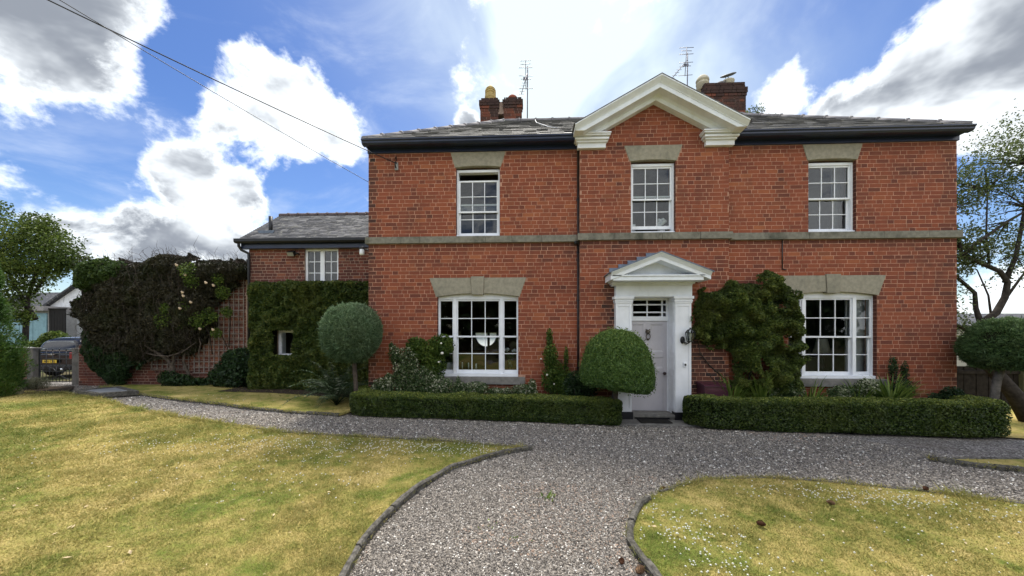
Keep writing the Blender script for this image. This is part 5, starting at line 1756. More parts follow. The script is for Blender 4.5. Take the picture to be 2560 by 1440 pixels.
# ---- clipped hedges
def hedge(name, path, width, ztop, n, label):
    P0 = [Vector((*p, 0)) for p in path]
    seg = [0.0]
    for a, b in zip(P0, P0[1:]): seg.append(seg[-1] + (b - a).length)
    Ltot = seg[-1]; segA = np.array(seg); PA_ = np.array([[p.x, p.y] for p in P0])

    def at(s):
        x = np.interp(s, segA, PA_[:, 0]); y = np.interp(s, segA, PA_[:, 1])
        e = .06
        tx = np.interp(np.clip(s + e, 0, Ltot), segA, PA_[:, 0]) - np.interp(np.clip(s - e, 0, Ltot), segA, PA_[:, 0])
        ty = np.interp(np.clip(s + e, 0, Ltot), segA, PA_[:, 1]) - np.interp(np.clip(s - e, 0, Ltot), segA, PA_[:, 1])
        l = np.hypot(tx, ty) + 1e-9
        return x, y, tx / l, ty / l
    hw_ = width / 2; H = .56
    areas = np.array([Ltot * H, Ltot * H * .35, Ltot * width, H * width, H * width])
    face = RNG.choice(5, n, p=areas / areas.sum())
    s = RNG.uniform(0, Ltot, n); q = RNG.uniform(-hw_, hw_, n); z = RNG.uniform(0, H, n) ** 1.0
    q = np.where(face == 0, -hw_, np.where(face == 1, hw_, q)); z = np.where(face == 2, H, z)
    s = np.where(face == 3, 0, np.where(face == 4, Ltot, s))
    r = .085
    p = np.c_[s, q, z]
    lo = np.array([r, -hw_ + r, r * .6]); hi = np.array([Ltot - r, hw_ - r, H - r])
    inner = np.clip(p, lo, hi); d = p - inner
    d /= np.linalg.norm(d, axis=1)[:, None] + 1e-9
    p = inner + d * r
    x, y, tx, ty = at(np.clip(p[:, 0], 0, Ltot))
    nx, ny = -ty, tx          # left of travel = away from viewer
    over = p[:, 0] - np.clip(p[:, 0], 0, Ltot)
    X = x + nx * p[:, 1] + tx * over; Y = y + ny * p[:, 1] + ty * over
    Nw = np.c_[tx * d[:, 0] + nx * d[:, 1], ty * d[:, 0] + ny * d[:, 1], d[:, 2]]
    zb = gz(X); zt = np.interp(X, [ztop[0][0], ztop[1][0]], [ztop[0][1], ztop[1][1]])
    Z = zb + (p[:, 2] / H) * (zt - zb)
    Pw = np.c_[X, Y, Z]
    bulge = (vnoise(Pw, 2.6, 21) - .5) * .07 + (vnoise(Pw, 9, 22) - .5) * .045
    bulge -= .07 * np.clip(1 - (Z - zb) / .12, 0, 1)
    dep = -np.abs(RNG.normal(0, .026, n))
    Pw = Pw + Nw * (bulge + dep)[:, None]
    rnd = np.clip(RNG.beta(1.3, 1.9, n) * .72 + dep * 4 + .34 * np.clip(Nw[:, 2], 0, 1) + .10, 0, 1)  # top leaves coloured lighter as if skylit, deeper ones darker for shaded gaps
    h = T(name, (path[0][0], path[0][1], g1(path[0][0])), label, 'hedge')
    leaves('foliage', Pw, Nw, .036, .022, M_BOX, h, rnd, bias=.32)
    c = MB()
    m = 14; pts = []
    ss = np.linspace(.05, Ltot - .05, max(4, int(Ltot / .25)))
    x, y, tx, ty = at(ss)
    V = []
    for i in range(len(ss)):
        zb_, zt_ = g1(x[i]), float(np.interp(x[i], [ztop[0][0], ztop[1][0]], [ztop[0][1], ztop[1][1]]))
        for o, zz in ((-hw_ + .055, zb_ + .10), (-hw_ + .045, zt_ - .10), (-hw_ + .10, zt_ - .045), (hw_ - .10, zt_ - .045), (hw_ - .045, zt_ - .10), (hw_ - .055, zb_ + .10)):
            V.append((x[i] - ty[i] * o, y[i] + tx[i] * o, zz))
    k = len(ss)
    fs = [(i * 6 + j, i * 6 + (j + 1) % 6, (i + 1) * 6 + (j + 1) % 6, (i + 1) * 6 + j) for i in range(k - 1) for j in range(6)] + [tuple(range(6)), tuple((k - 1) * 6 + j for j in range(5, -1, -1))]
    c.add(V, fs).build('core', M_CORE, h)
    st = MB()
    for i in range(int(Ltot / .3)):
        a, b, _, _ = at(np.array([.15 + i * .3]))
        st.tube([(a[0], b[0], g1(a[0]) - .02), (a[0] + .03, b[0], g1(a[0]) + .2)], .012, 5)
    st.build('stems', M_BARKD, h, kind='stuff')


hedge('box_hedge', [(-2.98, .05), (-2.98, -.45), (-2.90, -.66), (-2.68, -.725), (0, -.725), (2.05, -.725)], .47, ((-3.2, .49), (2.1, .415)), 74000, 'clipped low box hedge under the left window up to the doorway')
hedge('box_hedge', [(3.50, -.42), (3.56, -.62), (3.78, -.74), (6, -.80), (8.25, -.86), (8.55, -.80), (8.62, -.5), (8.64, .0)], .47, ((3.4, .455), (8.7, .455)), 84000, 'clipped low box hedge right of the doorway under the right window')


# ---- topiary on stems
def revolve_pts(prof, n, ecc=(1, 1)):
    """sample a surface of revolution given (r, z) profile; returns P, N (local)"""
    pr = np.array(prof); dr = np.diff(pr, axis=0)
    ln = np.hypot(dr[:, 0], dr[:, 1]); ar = ln * (pr[:-1, 0] + pr[1:, 0]) / 2
    i = RNG.choice(len(ar), n, p=ar / ar.sum()); t = RNG.random(n)
    r = pr[i, 0] + dr[i, 0] * t; z = pr[i, 1] + dr[i, 1] * t
    a = RNG.uniform(0, 2 * np.pi, n)
    nr, nz = dr[i, 1] / ln[i], -dr[i, 0] / ln[i]
    return np.c_[r * np.cos(a) * ecc[0], r * np.sin(a) * ecc[1], z], np.c_[nr * np.cos(a), nr * np.sin(a), nz]


def topiary(name, c, prof, n, mat, L, W, label, trunk, rough=.03, ecc=(1, 1), warp=None, bias=.45, out=False, tm=None, depth=.03):
    P, N = revolve_pts(prof, n, ecc)
    if warp is not None: P = warp(P)
    Q = P + np.array(c)
    b = (vnoise(Q, 3, 31) - .5) * rough * 2 + (vnoise(Q, 10, 32) - .5) * rough
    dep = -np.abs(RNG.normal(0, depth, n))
    Q = Q + N * (b + dep)[:, None]
    t = T(name, trunk[0], label, 'topiary')
    stray = RNG.random(n) < .03
    Q = Q + N * (stray * RNG.uniform(.01, .07, n))[:, None]
    rnd = np.clip(RNG.beta(2, 2.2, n) * .75 + dep * 2.5 + .26 * np.clip(N[:, 2], -.6, 1) + .10, 0, 1)  # crown tops tinted lighter for skylight, undersides and inner leaves darker like shade
    al = None
    if out: al = N + unit(n) * .55 + np.array([0, 0, .25])
    leaves('crown', Q, N if not out else unit(n), L, W, mat, t, rnd, bias=bias, along=al)
    m = MB()
    sh = .93
    m.lathe([(max(r * sh - .02, .001), z * sh) for r, z in prof], c, 24)
    if warp is not None: m.v = [tuple(warp(np.array([Vector(v) - Vector(c)]))[0] + np.array(c)) for v in m.v]
    m.build('core', M_CORE, t)
    rr = trunk[1] if isinstance(trunk[1], list) else [trunk[1]] * len(trunk[2])
    m = MB().tube([trunk[0]] + list(trunk[2][1:]) if False else trunk[2], rr, 10)
    for k in range(7):
        a = 6.28 * k / 7
        p = Vector(trunk[2][-1]); pr_ = prof[max(1, len(prof) // 5)]
        m.tube([p, p + Vector((math.cos(a) * .12, math.sin(a) * .12, .09)), p + Vector((math.cos(a) * .28, math.sin(a) * .28, .22))], [.02, .016, .01], 6)
    m.build('trunk', tm or M_BARK, t)
    return t


sph = [(.655 * math.sin(math.pi * i / 20) ** .92 if 0 < i < 20 else .001, -.60 * math.cos(math.pi * i / 20)) for i in range(21)]
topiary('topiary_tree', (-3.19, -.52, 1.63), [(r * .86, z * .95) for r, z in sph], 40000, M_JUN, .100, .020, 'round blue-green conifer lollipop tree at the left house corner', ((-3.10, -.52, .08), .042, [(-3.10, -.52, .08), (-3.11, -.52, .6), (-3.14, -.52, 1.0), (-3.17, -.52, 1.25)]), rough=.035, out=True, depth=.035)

mpf = [(.001, .10), (.30, .08), (.48, .02), (.59, .02), (.66, .10), (.68, .24), (.66, .42), (.605, .62), (.54, .80), (.42, .95), (.27, 1.05), (.12, 1.09), (.001, 1.10)]


def wmush(P):
    P = P.copy()
    lo = np.clip(1 - P[:, 2] / .35, 0, 1)
    P[:, 2] -= lo * .10 * np.clip(P[:, 0] / .6, -.5, 1)
    return P


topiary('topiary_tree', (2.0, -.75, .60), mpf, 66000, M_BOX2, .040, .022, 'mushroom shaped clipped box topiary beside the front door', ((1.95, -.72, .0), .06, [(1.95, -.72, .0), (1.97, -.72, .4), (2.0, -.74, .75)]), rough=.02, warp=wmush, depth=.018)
umb = [(.001, -.26), (.24, -.34), (.42, -.32), (.53, -.18), (.57, .0), (.55, .20), (.47, .38), (.33, .52), (.17, .59), (.001, .61)]
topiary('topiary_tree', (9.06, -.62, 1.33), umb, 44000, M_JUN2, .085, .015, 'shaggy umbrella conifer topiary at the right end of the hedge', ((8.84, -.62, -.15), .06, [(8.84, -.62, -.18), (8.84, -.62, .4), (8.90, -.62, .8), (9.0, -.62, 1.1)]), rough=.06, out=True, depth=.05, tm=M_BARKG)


# ---- wall-trained foliage from an outline on the wall
def wall_foliage(name, poly, yb, thick, n, mat, L, W, parent=None, holes=(), edge=.35, gap=None, bias=.5, rim=.06, seed=40, nm='foliage', dark=.0, droop=0.0, mid=.30, **kw):
    xs = [p[0] for p in poly]; zs = [p[1] for p in poly]
    Q = np.c_[RNG.uniform(min(xs) - rim, max(xs) + rim, n * 2), RNG.uniform(min(zs) - rim, max(zs) + rim, n * 2)]
    wob = np.c_[(vnoise(np.c_[Q, np.zeros(len(Q))], 3.0, seed) - .5), (vnoise(np.c_[Q, np.zeros(len(Q))], 3.0, seed + 1) - .5)] * rim * 4
    wob += np.c_[(vnoise(np.c_[Q, np.zeros(len(Q))], 11, seed + 2) - .5), (vnoise(np.c_[Q, np.zeros(len(Q))], 11, seed + 3) - .5)] * rim * 2
    ok = inpoly(Q + wob, poly)
    for h in holes: ok &= ~((Q[:, 0] > h[0]) & (Q[:, 0] < h[1]) & (Q[:, 1] > h[2]) & (Q[:, 1] < h[3]))
    if gap is not None: ok &= vnoise(np.c_[Q, np.zeros(len(Q))], gap[0], seed + 5) > gap[1] * RNG.uniform(.6, 1.2, len(Q))
    Q = Q[ok][:n]
    m = len(Q)
    e = np.clip(edgedist(Q, poly) / edge, 0, 1)
    prof = thick * np.sqrt(1 - (1 - e) ** 2) + .02
    b = (vnoise(np.c_[Q, np.zeros(m)], 2.4, seed + 7) - .5) * thick * .45 + (vnoise(np.c_[Q, np.zeros(m)], 7, seed + 8) - .5) * thick * mid
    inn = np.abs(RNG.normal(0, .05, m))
    Y = yb - np.clip(prof + b - inn, .015, None)
    N = np.c_[np.zeros(m), -np.ones(m), np.full(m, .35)] + unit(m) * .5
    N /= np.linalg.norm(N, axis=1)[:, None]
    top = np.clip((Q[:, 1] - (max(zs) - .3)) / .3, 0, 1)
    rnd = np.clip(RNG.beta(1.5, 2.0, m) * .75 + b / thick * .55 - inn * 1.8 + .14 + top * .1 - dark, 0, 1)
    return leaves(nm, np.c_[Q[:, 0], Y, Q[:, 1]], N, L, W, mat, parent, rnd, bias=bias, droop=droop, **kw)


cb = T('clipped_climber', (-5.2, 1.8, .1), 'dense clipped evergreen climber covering the lower annex wall', 'climber')
PIV = [(-7.12, .05), (-7.12, 2.90), (-7.02, 3.0), (-5.3, 3.01), (-4.2, 3.0), (-3.1, 3.03), (-3.1, .05)]
wall_foliage('clipped_climber', PIV, 2.0, .40, 60000, M_PYR, .085, .055, cb, holes=[(-6.36, -5.80, 1.04, 1.70)], edge=.22, rim=.03, mid=.55)
MB().box(-7.02, -6.5, 1.72, 1.99, .05, 2.9).box(-5.72, -3.1, 1.72, 1.99, .05, 2.9).box(-6.5, -5.72, 1.72, 1.99, 1.80, 2.9).box(-6.5, -5.72, 1.72, 1.99, .05, .92).build('core', M_CORE, cb)

ps = T('wall_shrub', (4.75, -.15, -.05), 'large bushy evergreen shrub trained on brickwork right of the door', 'shrub')
PSH = [(3.70, 2.30), (3.78, 2.48), (4.1, 2.50), (4.35, 2.68), (4.72, 2.66), (4.95, 2.88), (5.12, 2.95), (5.32, 2.72), (5.50, 2.62), (5.64, 2.35), (5.74, 1.9), (5.74, 1.2), (5.66, .62), (5.5, .30), (4.65, .30), (4.42, .60), (4.40, 1.05), (4.25, 1.42), (3.95, 1.36), (3.70, 1.45), (3.62, 1.72), (3.70, 1.86), (3.64, 2.05)]
wall_foliage('wall_shrub', PSH, -.02, .50, 50000, M_PYR2, .066, .036, ps, edge=.55, rim=.07, gap=(4.5, .30), seed=60, mid=1.0)
m = MB()
for pts, r in (([(4.42, -.08, -.1), (4.38, -.10, .5), (4.30, -.12, .72), (3.98, -.14, 1.0), (3.80, -.16, 1.25), (3.74, -.18, 1.55)], .02), ([(4.55, -.1, -.1), (4.5, -.14, .6), (4.60, -.2, 1.2), (4.5, -.22, 2.0), (4.3, -.25, 2.4)], .035),
               ([(4.7, -.1, -.1), (4.75, -.2, .8), (5.0, -.3, 1.6), (5.1, -.25, 2.6)], .03), ([(4.38, -.1, .5), (4.15, -.13, .62), (3.9, -.12, .9)], .015), ([(4.5, -.15, 1.4), (4.1, -.2, 1.7), (3.8, -.25, 2.0)], .018), ([(4.55, -.2, 1.0), (5.0, -.3, 1.1), (5.4, -.2, 1.4)], .018)):
    m.tube(pts, [r * (1 - .7 * i / (len(pts) - 1)) for i in range(len(pts))], 7)
m.build('stems', M_BARKD, ps)

# ---- dry creeper on the garden wall, ivy, roses
dc = T('dry_creeper', (-10.8, 2.5, .1), 'mass of dry brown creeper hanging over the garden wall', 'creeper')
PCR = [(-12.5, 1.7), (-12.72, 2.3), (-12.62, 3.1), (-12.5, 3.62), (-11.9, 3.72), (-11.3, 3.70), (-10.7, 3.76), (-10.35, 3.88), (-9.9, 3.90), (-9.45, 3.82), (-8.8, 3.76), (-8.1, 3.70), (-7.4, 3.58), (-7.45, 3.25), (-8.2, 2.95), (-8.55, 2.6), (-8.7, 2.2), (-8.8, 1.8), (-9.15, 1.2), (-9.6, .95), (-10.4, .95), (-10.9, .80), (-11.5, .72), (-12.0, .9), (-12.35, 1.4)]
wall_foliage('dry_creeper', PCR, 2.66, .62, 88000, M_DEAD, .085, .045, dc, edge=.6, rim=.09, seed=80, droop=.5, bias=.35)
MB().prism([(-12.3, 1.5), (-12.5, 2.4), (-12.35, 3.5), (-10.4, 3.6), (-9.9, 3.78), (-9.3, 3.6), (-7.6, 3.38), (-8.8, 3.2), (-9.4, 2.4), (-9.6, 1.2), (-11.0, 1.0), (-12.2, 1.1)], 2.40, 2.66).build('core', M_CORE, dc)
m = MB()
for i in range(170):
    x = RNG.uniform(-12.4, -8.9); z = RNG.uniform(1.0, 3.7); y = 2.62 - RNG.uniform(.42, .70)
    l = RNG.uniform(.25, .8); dx = RNG.normal(0, .25)
    pts = [(x, y + .12, z)]
    for k in range(1, 5): pts.append((x + dx * k / 4 * l + RNG.normal(0, .03), y - .05 * math.sin(k * .8) + RNG.normal(0, .02), z - l * (k / 4) ** 1.4))
    m.tube(pts, [.0045, .0045, .004, .003, .002], 4, cap=False)
for i in range(160):
    x = RNG.uniform(-12.8, -7.6); z0 = 3.6 + .25 * math.exp(-((x + 10.1) / .9) ** 2); h = abs(RNG.normal(.08, .10))
    m.tube([(x, 2.35 + RNG.uniform(-.1, .2), z0), (x + RNG.normal(0, .06), 2.35, z0 + h), (x + RNG.normal(0, .12), 2.32, z0 + h * 1.6)], [.005, .004, .002], 4, cap=False)
m.build('twigs', m_plain('dry_twig', (.065, .052, .044), .9, .1, var=.3), dc)
m = MB()
for pts, r in (([(-9.92, 2.5, .05), (-10.0, 2.45, .35), (-9.88, 2.42, .60), (-10.05, 2.4, .85), (-10.35, 2.35, 1.1), (-10.7, 2.2, 1.6)], .075), ([(-9.80, 2.5, .05), (-9.84, 2.46, .3), (-9.98, 2.4, .55), (-9.86, 2.4, .8), (-9.80, 2.35, 1.2), (-9.9, 2.2, 1.9)], .06),
               ([(-9.55, 2.52, .05), (-9.50, 2.48, .45), (-9.62, 2.45, .8), (-9.52, 2.4, 1.2), (-9.3, 2.3, 1.7)], .05), ([(-10.6, 2.3, 1.05), (-10.2, 2.2, .98), (-9.8, 2.18, .96), (-9.4, 2.2, 1.08), (-9.1, 2.3, 1.35)], .022),
               ([(-11.9, 2.4, 1.5), (-11.8, 2.2, 1.15), (-11.3, 2.2, 1.0), (-10.9, 2.3, .95)], .016), ([(-10.9, 2.2, 1.9), (-10.6, 2.1, 1.4), (-10.2, 2.15, 1.1)], .02), ([(-9.1, 2.35, .9), (-9.05, 2.4, 1.3), (-9.15, 2.35, 1.75), (-9.1, 2.3, 2.2)], .02)):
    m.tube(pts, [r * (1 - .5 * i / (len(pts) - 1)) for i in range(len(pts))], 7)
m.build('stems', m_plain('twisted_stem_bark', (.10, .082, .068), .95, .1, var=.35, scale=10, bump=.8), dc)
iv = T('ivy', (-12.2, 2.5, .1), 'dark ivy growing in a wedge at the foot of the creeper wall', 'ivy')
wall_foliage('ivy', [(-12.6, 1.75), (-12.2, 1.85), (-11.5, 1.6), (-10.9, 1.3), (-10.7, .95), (-11.1, .55), (-11.5, .12), (-11.85, .08), (-12.1, .35), (-12.4, .7), (-12.62, 1.1)], 2.62, .42, 16000, M_IVY, .075, .062, iv, edge=.35, rim=.08, seed=100)
iv = T('ivy', (-12.0, 2.5, 2.8), 'green leafy patch at the top corner of the dry creeper', 'ivy')
wall_foliage('ivy', [(-12.55, 2.75), (-12.5, 3.4), (-12.35, 3.7), (-11.8, 3.75), (-11.0, 3.5), (-11.1, 3.1), (-11.6, 2.9), (-12.1, 2.65)], 2.40, .46, 4200, M_IVY2, .085, .06, iv, edge=.4, rim=.10, gap=(3.5, .42), seed=110)
rs = T('climbing_rose', (-8.7, 2.5, .2), 'climbing rose with pale pink blooms scrambling over the trellis top', 'rose')
m = MB()
for pts in ([(-8.2, 2.55, .2), (-8.3, 2.45, 1.2), (-8.6, 2.35, 2.0), (-8.9, 2.15, 2.9), (-9.1, 2.05, 3.45)], [(-8.3, 2.5, 1.2), (-8.15, 2.4, 2.2), (-8.25, 2.3, 3.2)], [(-9.3, 2.5, .9), (-9.7, 2.2, 1.7), (-9.75, 2.05, 2.3)], [(-8.7, 2.4, 1.0), (-8.75, 2.35, 1.6), (-9.0, 2.3, 2.1)]):
    m.tube(pts, [.014 - .002 * i for i in range(len(pts))], 6)
m.build('stems', M_BARKD, rs)
sp = [(-9.05, 1.98, 3.35, .26), (-8.95, 2.0, 3.05, .22), (-8.35, 2.2, 3.15, .20), (-8.25, 2.25, 2.75, .22), (-9.15, 2.05, 2.35, .22), (-8.85, 2.1, 1.95, .26), (-8.6, 2.2, 2.1, .25), (-9.75, 2.0, 1.95, .26), (-9.7, 2.0, 2.3, .16), (-8.5, 2.3, 1.6, .18), (-8.2, 2.3, 2.2, .18), (-9.35, 2.05, 1.85, .14)]
P = np.concatenate([np.array(s[:3]) + unit(260) * (RNG.random(260) ** .5)[:, None] * np.array([s[3], s[3] * .6, s[3]]) for s in sp])
leaves('foliage', P, unit(len(P)), .06, .035, M_ROSE, rs, bias=.2)
for k, (x, z) in enumerate(((-9.25, 3.46), (-9.02, 3.20), (-8.45, 2.98), (-8.2, 2.9), (-9.1, 2.72), (-8.88, 2.45), (-9.15, 2.28), (-8.6, 1.72), (-8.25, 1.70), (-9.05, 2.62))):
    m = MB()
    for j in range(3): m.lathe([(.001, -.03), (.028 - .007 * j, -.010 + .008 * j), (.035 - .009 * j, .010 + .008 * j), (.02, .03 + .012 * j)], (x, 1.88 + .02 * (k % 3), z), 9, ax=Matrix.Rotation(R(50), 3, 'X'))
    m.build('bloom', M_PETAL, rs)


# ---- loose shrubs in the beds
def shrub(name, blobs, n, L, W, mat, label, stems=None, flowers=None, bias=.35, shell=.45, cat='shrub'):
    x, y = blobs[0][0][0], blobs[0][0][1]
    t = T(name, (x, y, g1(x)), label, cat)
    vol = np.array([b[1][0] * b[1][2] for b in blobs]); vol = vol / vol.sum()
    Ps, Ns = [], []
    for (c, r), v in zip(blobs, vol):
        k = max(30, int(n * v))
        u = unit(k); rad = RNG.random(k) ** shell
        p = np.array(c) + u * rad[:, None] * np.array(r)
        ok = p[:, 2] > gz(p[:, 0])
        Ps.append(p[ok]); Ns.append(u[ok])
    P = np.concatenate(Ps); N = np.concatenate(Ns)
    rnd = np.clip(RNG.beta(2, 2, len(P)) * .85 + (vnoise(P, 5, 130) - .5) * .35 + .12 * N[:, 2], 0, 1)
    leaves('foliage', P, N, L, W, mat, t, rnd, bias=bias)
    m = MB()
    for (c, r) in blobs:
        for k in range(3):
            e = Vector(c) + Vector((RNG.uniform(-.4, .4) * r[0], RNG.uniform(-.4, .4) * r[1], RNG.uniform(.2, .8) * r[2]))
            b = Vector((x * .4 + c[0] * .6 + RNG.uniform(-.05, .05), y * .5 + c[1] * .5, g1(x) - .02))
            m.tube([b, b.lerp(e, .5) + Vector((RNG.uniform(-.04, .04), 0, .05)), e], [.012, .009, .004], 5)
    m.build('stems', M_BARK, t)
    for (p, s) in flowers or ():
        f = MB()
        for j in range(3): f.lathe([(.001, -s * .5), (s * (.9 - .22 * j), -s * .2 + s * .2 * j), (s * (1 - .25 * j), s * .3 + s * .2 * j), (s * .3, s * .5 + s * .2 * j)], p, 8, ax=Matrix.Rotation(R(45), 3, 'X'))
        f.build('bloom', M_PETW, t)
    return t


shrub('variegated_shrub', [((-1.95, -.35, .55), (.55, .22, .45)), ((-2.15, -.35, .95), (.28, .18, .42)), ((-2.38, -.38, 1.20), (.12, .1, .22)), ((-1.5, -.38, .50), (.42, .2, .28)), ((-2.45, -.36, 1.36), (.05, .05, .1))], 12000, .045, .028, M_VAR,
      'cream-edged variegated shrub spilling over the hedge by the left window')
shrub('variegated_shrub', [((-2.65, -.32, .52), (.22, .18, .22)), ((-2.5, -.35, .62), (.12, .1, .22))], 2600, .045, .028, M_VAR, 'small white-edged variegated shrub at the left brick corner')
shrub('rose_bush', [((-1.80, -.20, 1.25), (.42, .18, .26)), ((-1.45, -.22, 1.38), (.28, .16, .24)), ((-1.62, -.2, .95), (.28, .16, .32)), ((-2.0, -.2, 1.42), (.2, .14, .14))], 5200, .062, .038, M_ROSE, 'bright green rose bush reaching over the left window frame',
      flowers=[((-1.42, -.36, 1.43), .022), ((-1.40, -.36, 1.23), .032), ((-1.47, -.36, 1.05), .02)])
shrub('variegated_shrub', [((-1.05, -.30, .50), (.16, .12, .16)), ((-.72, -.32, .50), (.30, .14, .16)), ((-.3, -.32, .44), (.2, .1, .10)), ((-1.08, -.3, .64), (.05, .05, .12))], 4200, .040, .026, M_VAR, 'low pale variegated shrub under the left window sill')
shrub('variegated_shrub', [((.25, -.30, .46), (.30, .12, .15)), ((.42, -.28, .56), (.1, .08, .16)), ((-.1, -.3, .44), (.15, .1, .1))], 2600, .040, .026, M_VAR, 'low variegated shrub at the right end of the left sill')
shrub('climbing_rose', [((.93, -.18, .70), (.34, .16, .36)), ((.80, -.15, 1.15), (.16, .12, .30)), ((.78, -.13, 1.52), (.07, .07, .22)), ((1.12, -.14, 1.15), (.05, .06, .22)), ((1.15, -.25, .55), (.25, .16, .25))], 5200, .052, .034, M_ROSE,
      'young climbing rose on the brickwork between left window and door', flowers=[((.60, -.32, 1.12), .018), ((.72, -.34, .80), .022), ((.86, -.36, .62), .016)])
shrub('dark_shrub', [((1.30, -.42, .62), (.28, .2, .28)), ((1.5, -.40, .55), (.25, .2, .22))], 3200, .05, .03, M_IVY, 'dark leafy shrub tucked behind the mushroom topiary')
shrub('variegated_shrub', [((5.2, -.42, .62), (.22, .14, .26)), ((5.45, -.42, .52), (.22, .14, .18)), ((4.95, -.42, .50), (.16, .12, .12))], 3000, .042, .027, M_VAR, 'pale variegated shrub at the foot of the wall shrub')
shrub('variegated_shrub', [((6.35, -.38, .48), (.26, .14, .16)), ((6.85, -.36, .56), (.24, .14, .22))], 3400, .042, .027, M_VAR, 'pale variegated shrub under the right window sill')
shrub('sapling_shrub', [((7.62, -.25, .55), (.22, .12, .22)), ((7.50, -.18, .95), (.08, .07, .26)), ((7.72, -.18, .88), (.07, .06, .22))], 1500, .045, .028, M_IVY, 'thin leafy sapling against brick right of the right window')
shrub('sapling_shrub', [((8.55, -.22, .45), (.22, .12, .16)), ((8.25, -.2, .40), (.12, .1, .08))], 1100, .045, .028, M_IVY, 'low leafy plant at the far right brick corner')
shrub('laurel_shrub', [((-7.75, 2.1, .50), (.65, .35, .45)), ((-8.3, 2.25, .35), (.4, .25, .28)), ((-7.4, 1.9, .75), (.4, .3, .5)), ((-7.9, 2.15, .9), (.3, .2, .25))], 9000, .10, .045, M_IVY, 'dark glossy shrub at the foot of the large trellis')
shrub('dark_shrub', [((-9.6, 2.35, .25), (.4, .2, .2)), ((-10.0, 2.4, .3), (.3, .2, .25)), ((-9.1, 2.4, .2), (.3, .15, .14))], 2600, .07, .045, M_IVY, 'low dark plants around the twisted creeper stems')


def strap_clump(name, c, n, ln, label, mat, wid=.018, spread=1.0):
    t = T(name, c, label, 'plant')
    V, F, rn = [], [], []
    for i in range(n):
        a = RNG.uniform(0, 6.28); l = ln * RNG.uniform(.6, 1.15); up = RNG.uniform(.9, 1.4)
        d = Vector((math.cos(a), math.sin(a), 0)); s = Vector((-d.y, d.x, 0)) * wid * RNG.uniform(.6, 1.2)
        p = Vector(c) + d * RNG.uniform(0, .1) * spread; v = (d * math.cos(up) * spread + Vector((0, 0, math.sin(up)))).normalized()
        b = len(V); k = 6; rv = RNG.beta(2, 2)
        for j in range(k):
            w = s * (1 - (j / (k - 1)) ** 2.5)
            V += [p - w, p + w]; rn += [rv, rv]
            p = p + v * l / k; v = (v + Vector((0, 0, -.10 - .11 * j))).normalized()
        F += [(b + 2 * j, b + 2 * j + 1, b + 2 * j + 3, b + 2 * j + 2) for j in range(k - 1)]
    np_mesh('blades', np.array([tuple(v) for v in V]), np.array(F), mat, t, {'rnd': np.array(rn)}, smooth=True, kind='stuff')


strap_clump('daylily', (4.28, -.40, .15), 90, .95, 'strappy daylily clump beside the maroon parcel box', M_STRAP)
strap_clump('daylily', (4.82, -.42, .15), 110, .95, 'strappy daylily clump in front of the wall shrub', M_STRAP)
strap_clump('daylily', (5.75, -.40, .12), 60, .85, 'sparse daylily clump left of the right sill', M_STRAP)
strap_clump('daylily', (6.62, -.42, .12), 60, .85, 'daylily clump below the middle of the right window', M_STRAP)
strap_clump('daylily', (7.25, -.40, .15), 170, .95, 'bright arching daylily clump at the right end of the right sill', M_STRAP)


def fern(c, nf, ln, label):
    t = T('fern_clump', c, label, 'fern')
    Ps, Ts = [], []
    m = MB()
    for i in range(nf):
        a = RNG.uniform(0, 6.28); up = RNG.uniform(.7, 1.4); l = ln * RNG.uniform(.7, 1.1)
        p = Vector(c); v = Vector((math.cos(a) * math.cos(up), math.sin(a) * math.cos(up), math.sin(up)))
        side = Vector((-math.sin(a), math.cos(a), 0)); pts = [p.copy()]
        for k in range(22):
            p = p + v * l / 22; v = (v + Vector((0, 0, -.05 - .004 * k))).normalized(); pts.append(p.copy())
            if k > 3:
                wl = .13 * math.sin(math.pi * (k / 22) ** .8) + .02
                for s in (-1, 1):
                    d = (side * s + v * .5).normalized()
                    Ps.append(p + d * wl * .5); Ts.append((d, wl))
        m.tube(pts[::4], .004, 4)
    P = np.array([tuple(p) for p in Ps]); A = np.array([tuple(d) for d, _ in Ts]); Ln = np.array([w for _, w in Ts])
    leaves('fronds', P, np.tile([0, 0, 1.0], (len(P), 1)), Ln, .022, M_FERN, t, bias=.8, along=A)
    m.build('stems', M_FERN, t)


fern((-3.72, -.12, .10), 46, 1.15, 'dark arching fern clump left of the hedge end')
fern((-4.0, .35, .12), 24, .8, 'smaller fern at the foot of the clipped climber')
for k, (x, y) in enumerate(((.55, -3.95), (.0, -4.55), (.30, -4.75))):
    strap_clump('weed', (x, y, g1(x) + .005), (24, 8, 7)[k], (.07, .035, .035)[k], ('green weed tuft in the middle of the gravel drive', 'small weed in gravel beside the left kerb', 'tiny weed in gravel nearest the viewer')[k], M_STRAP, wid=.008)


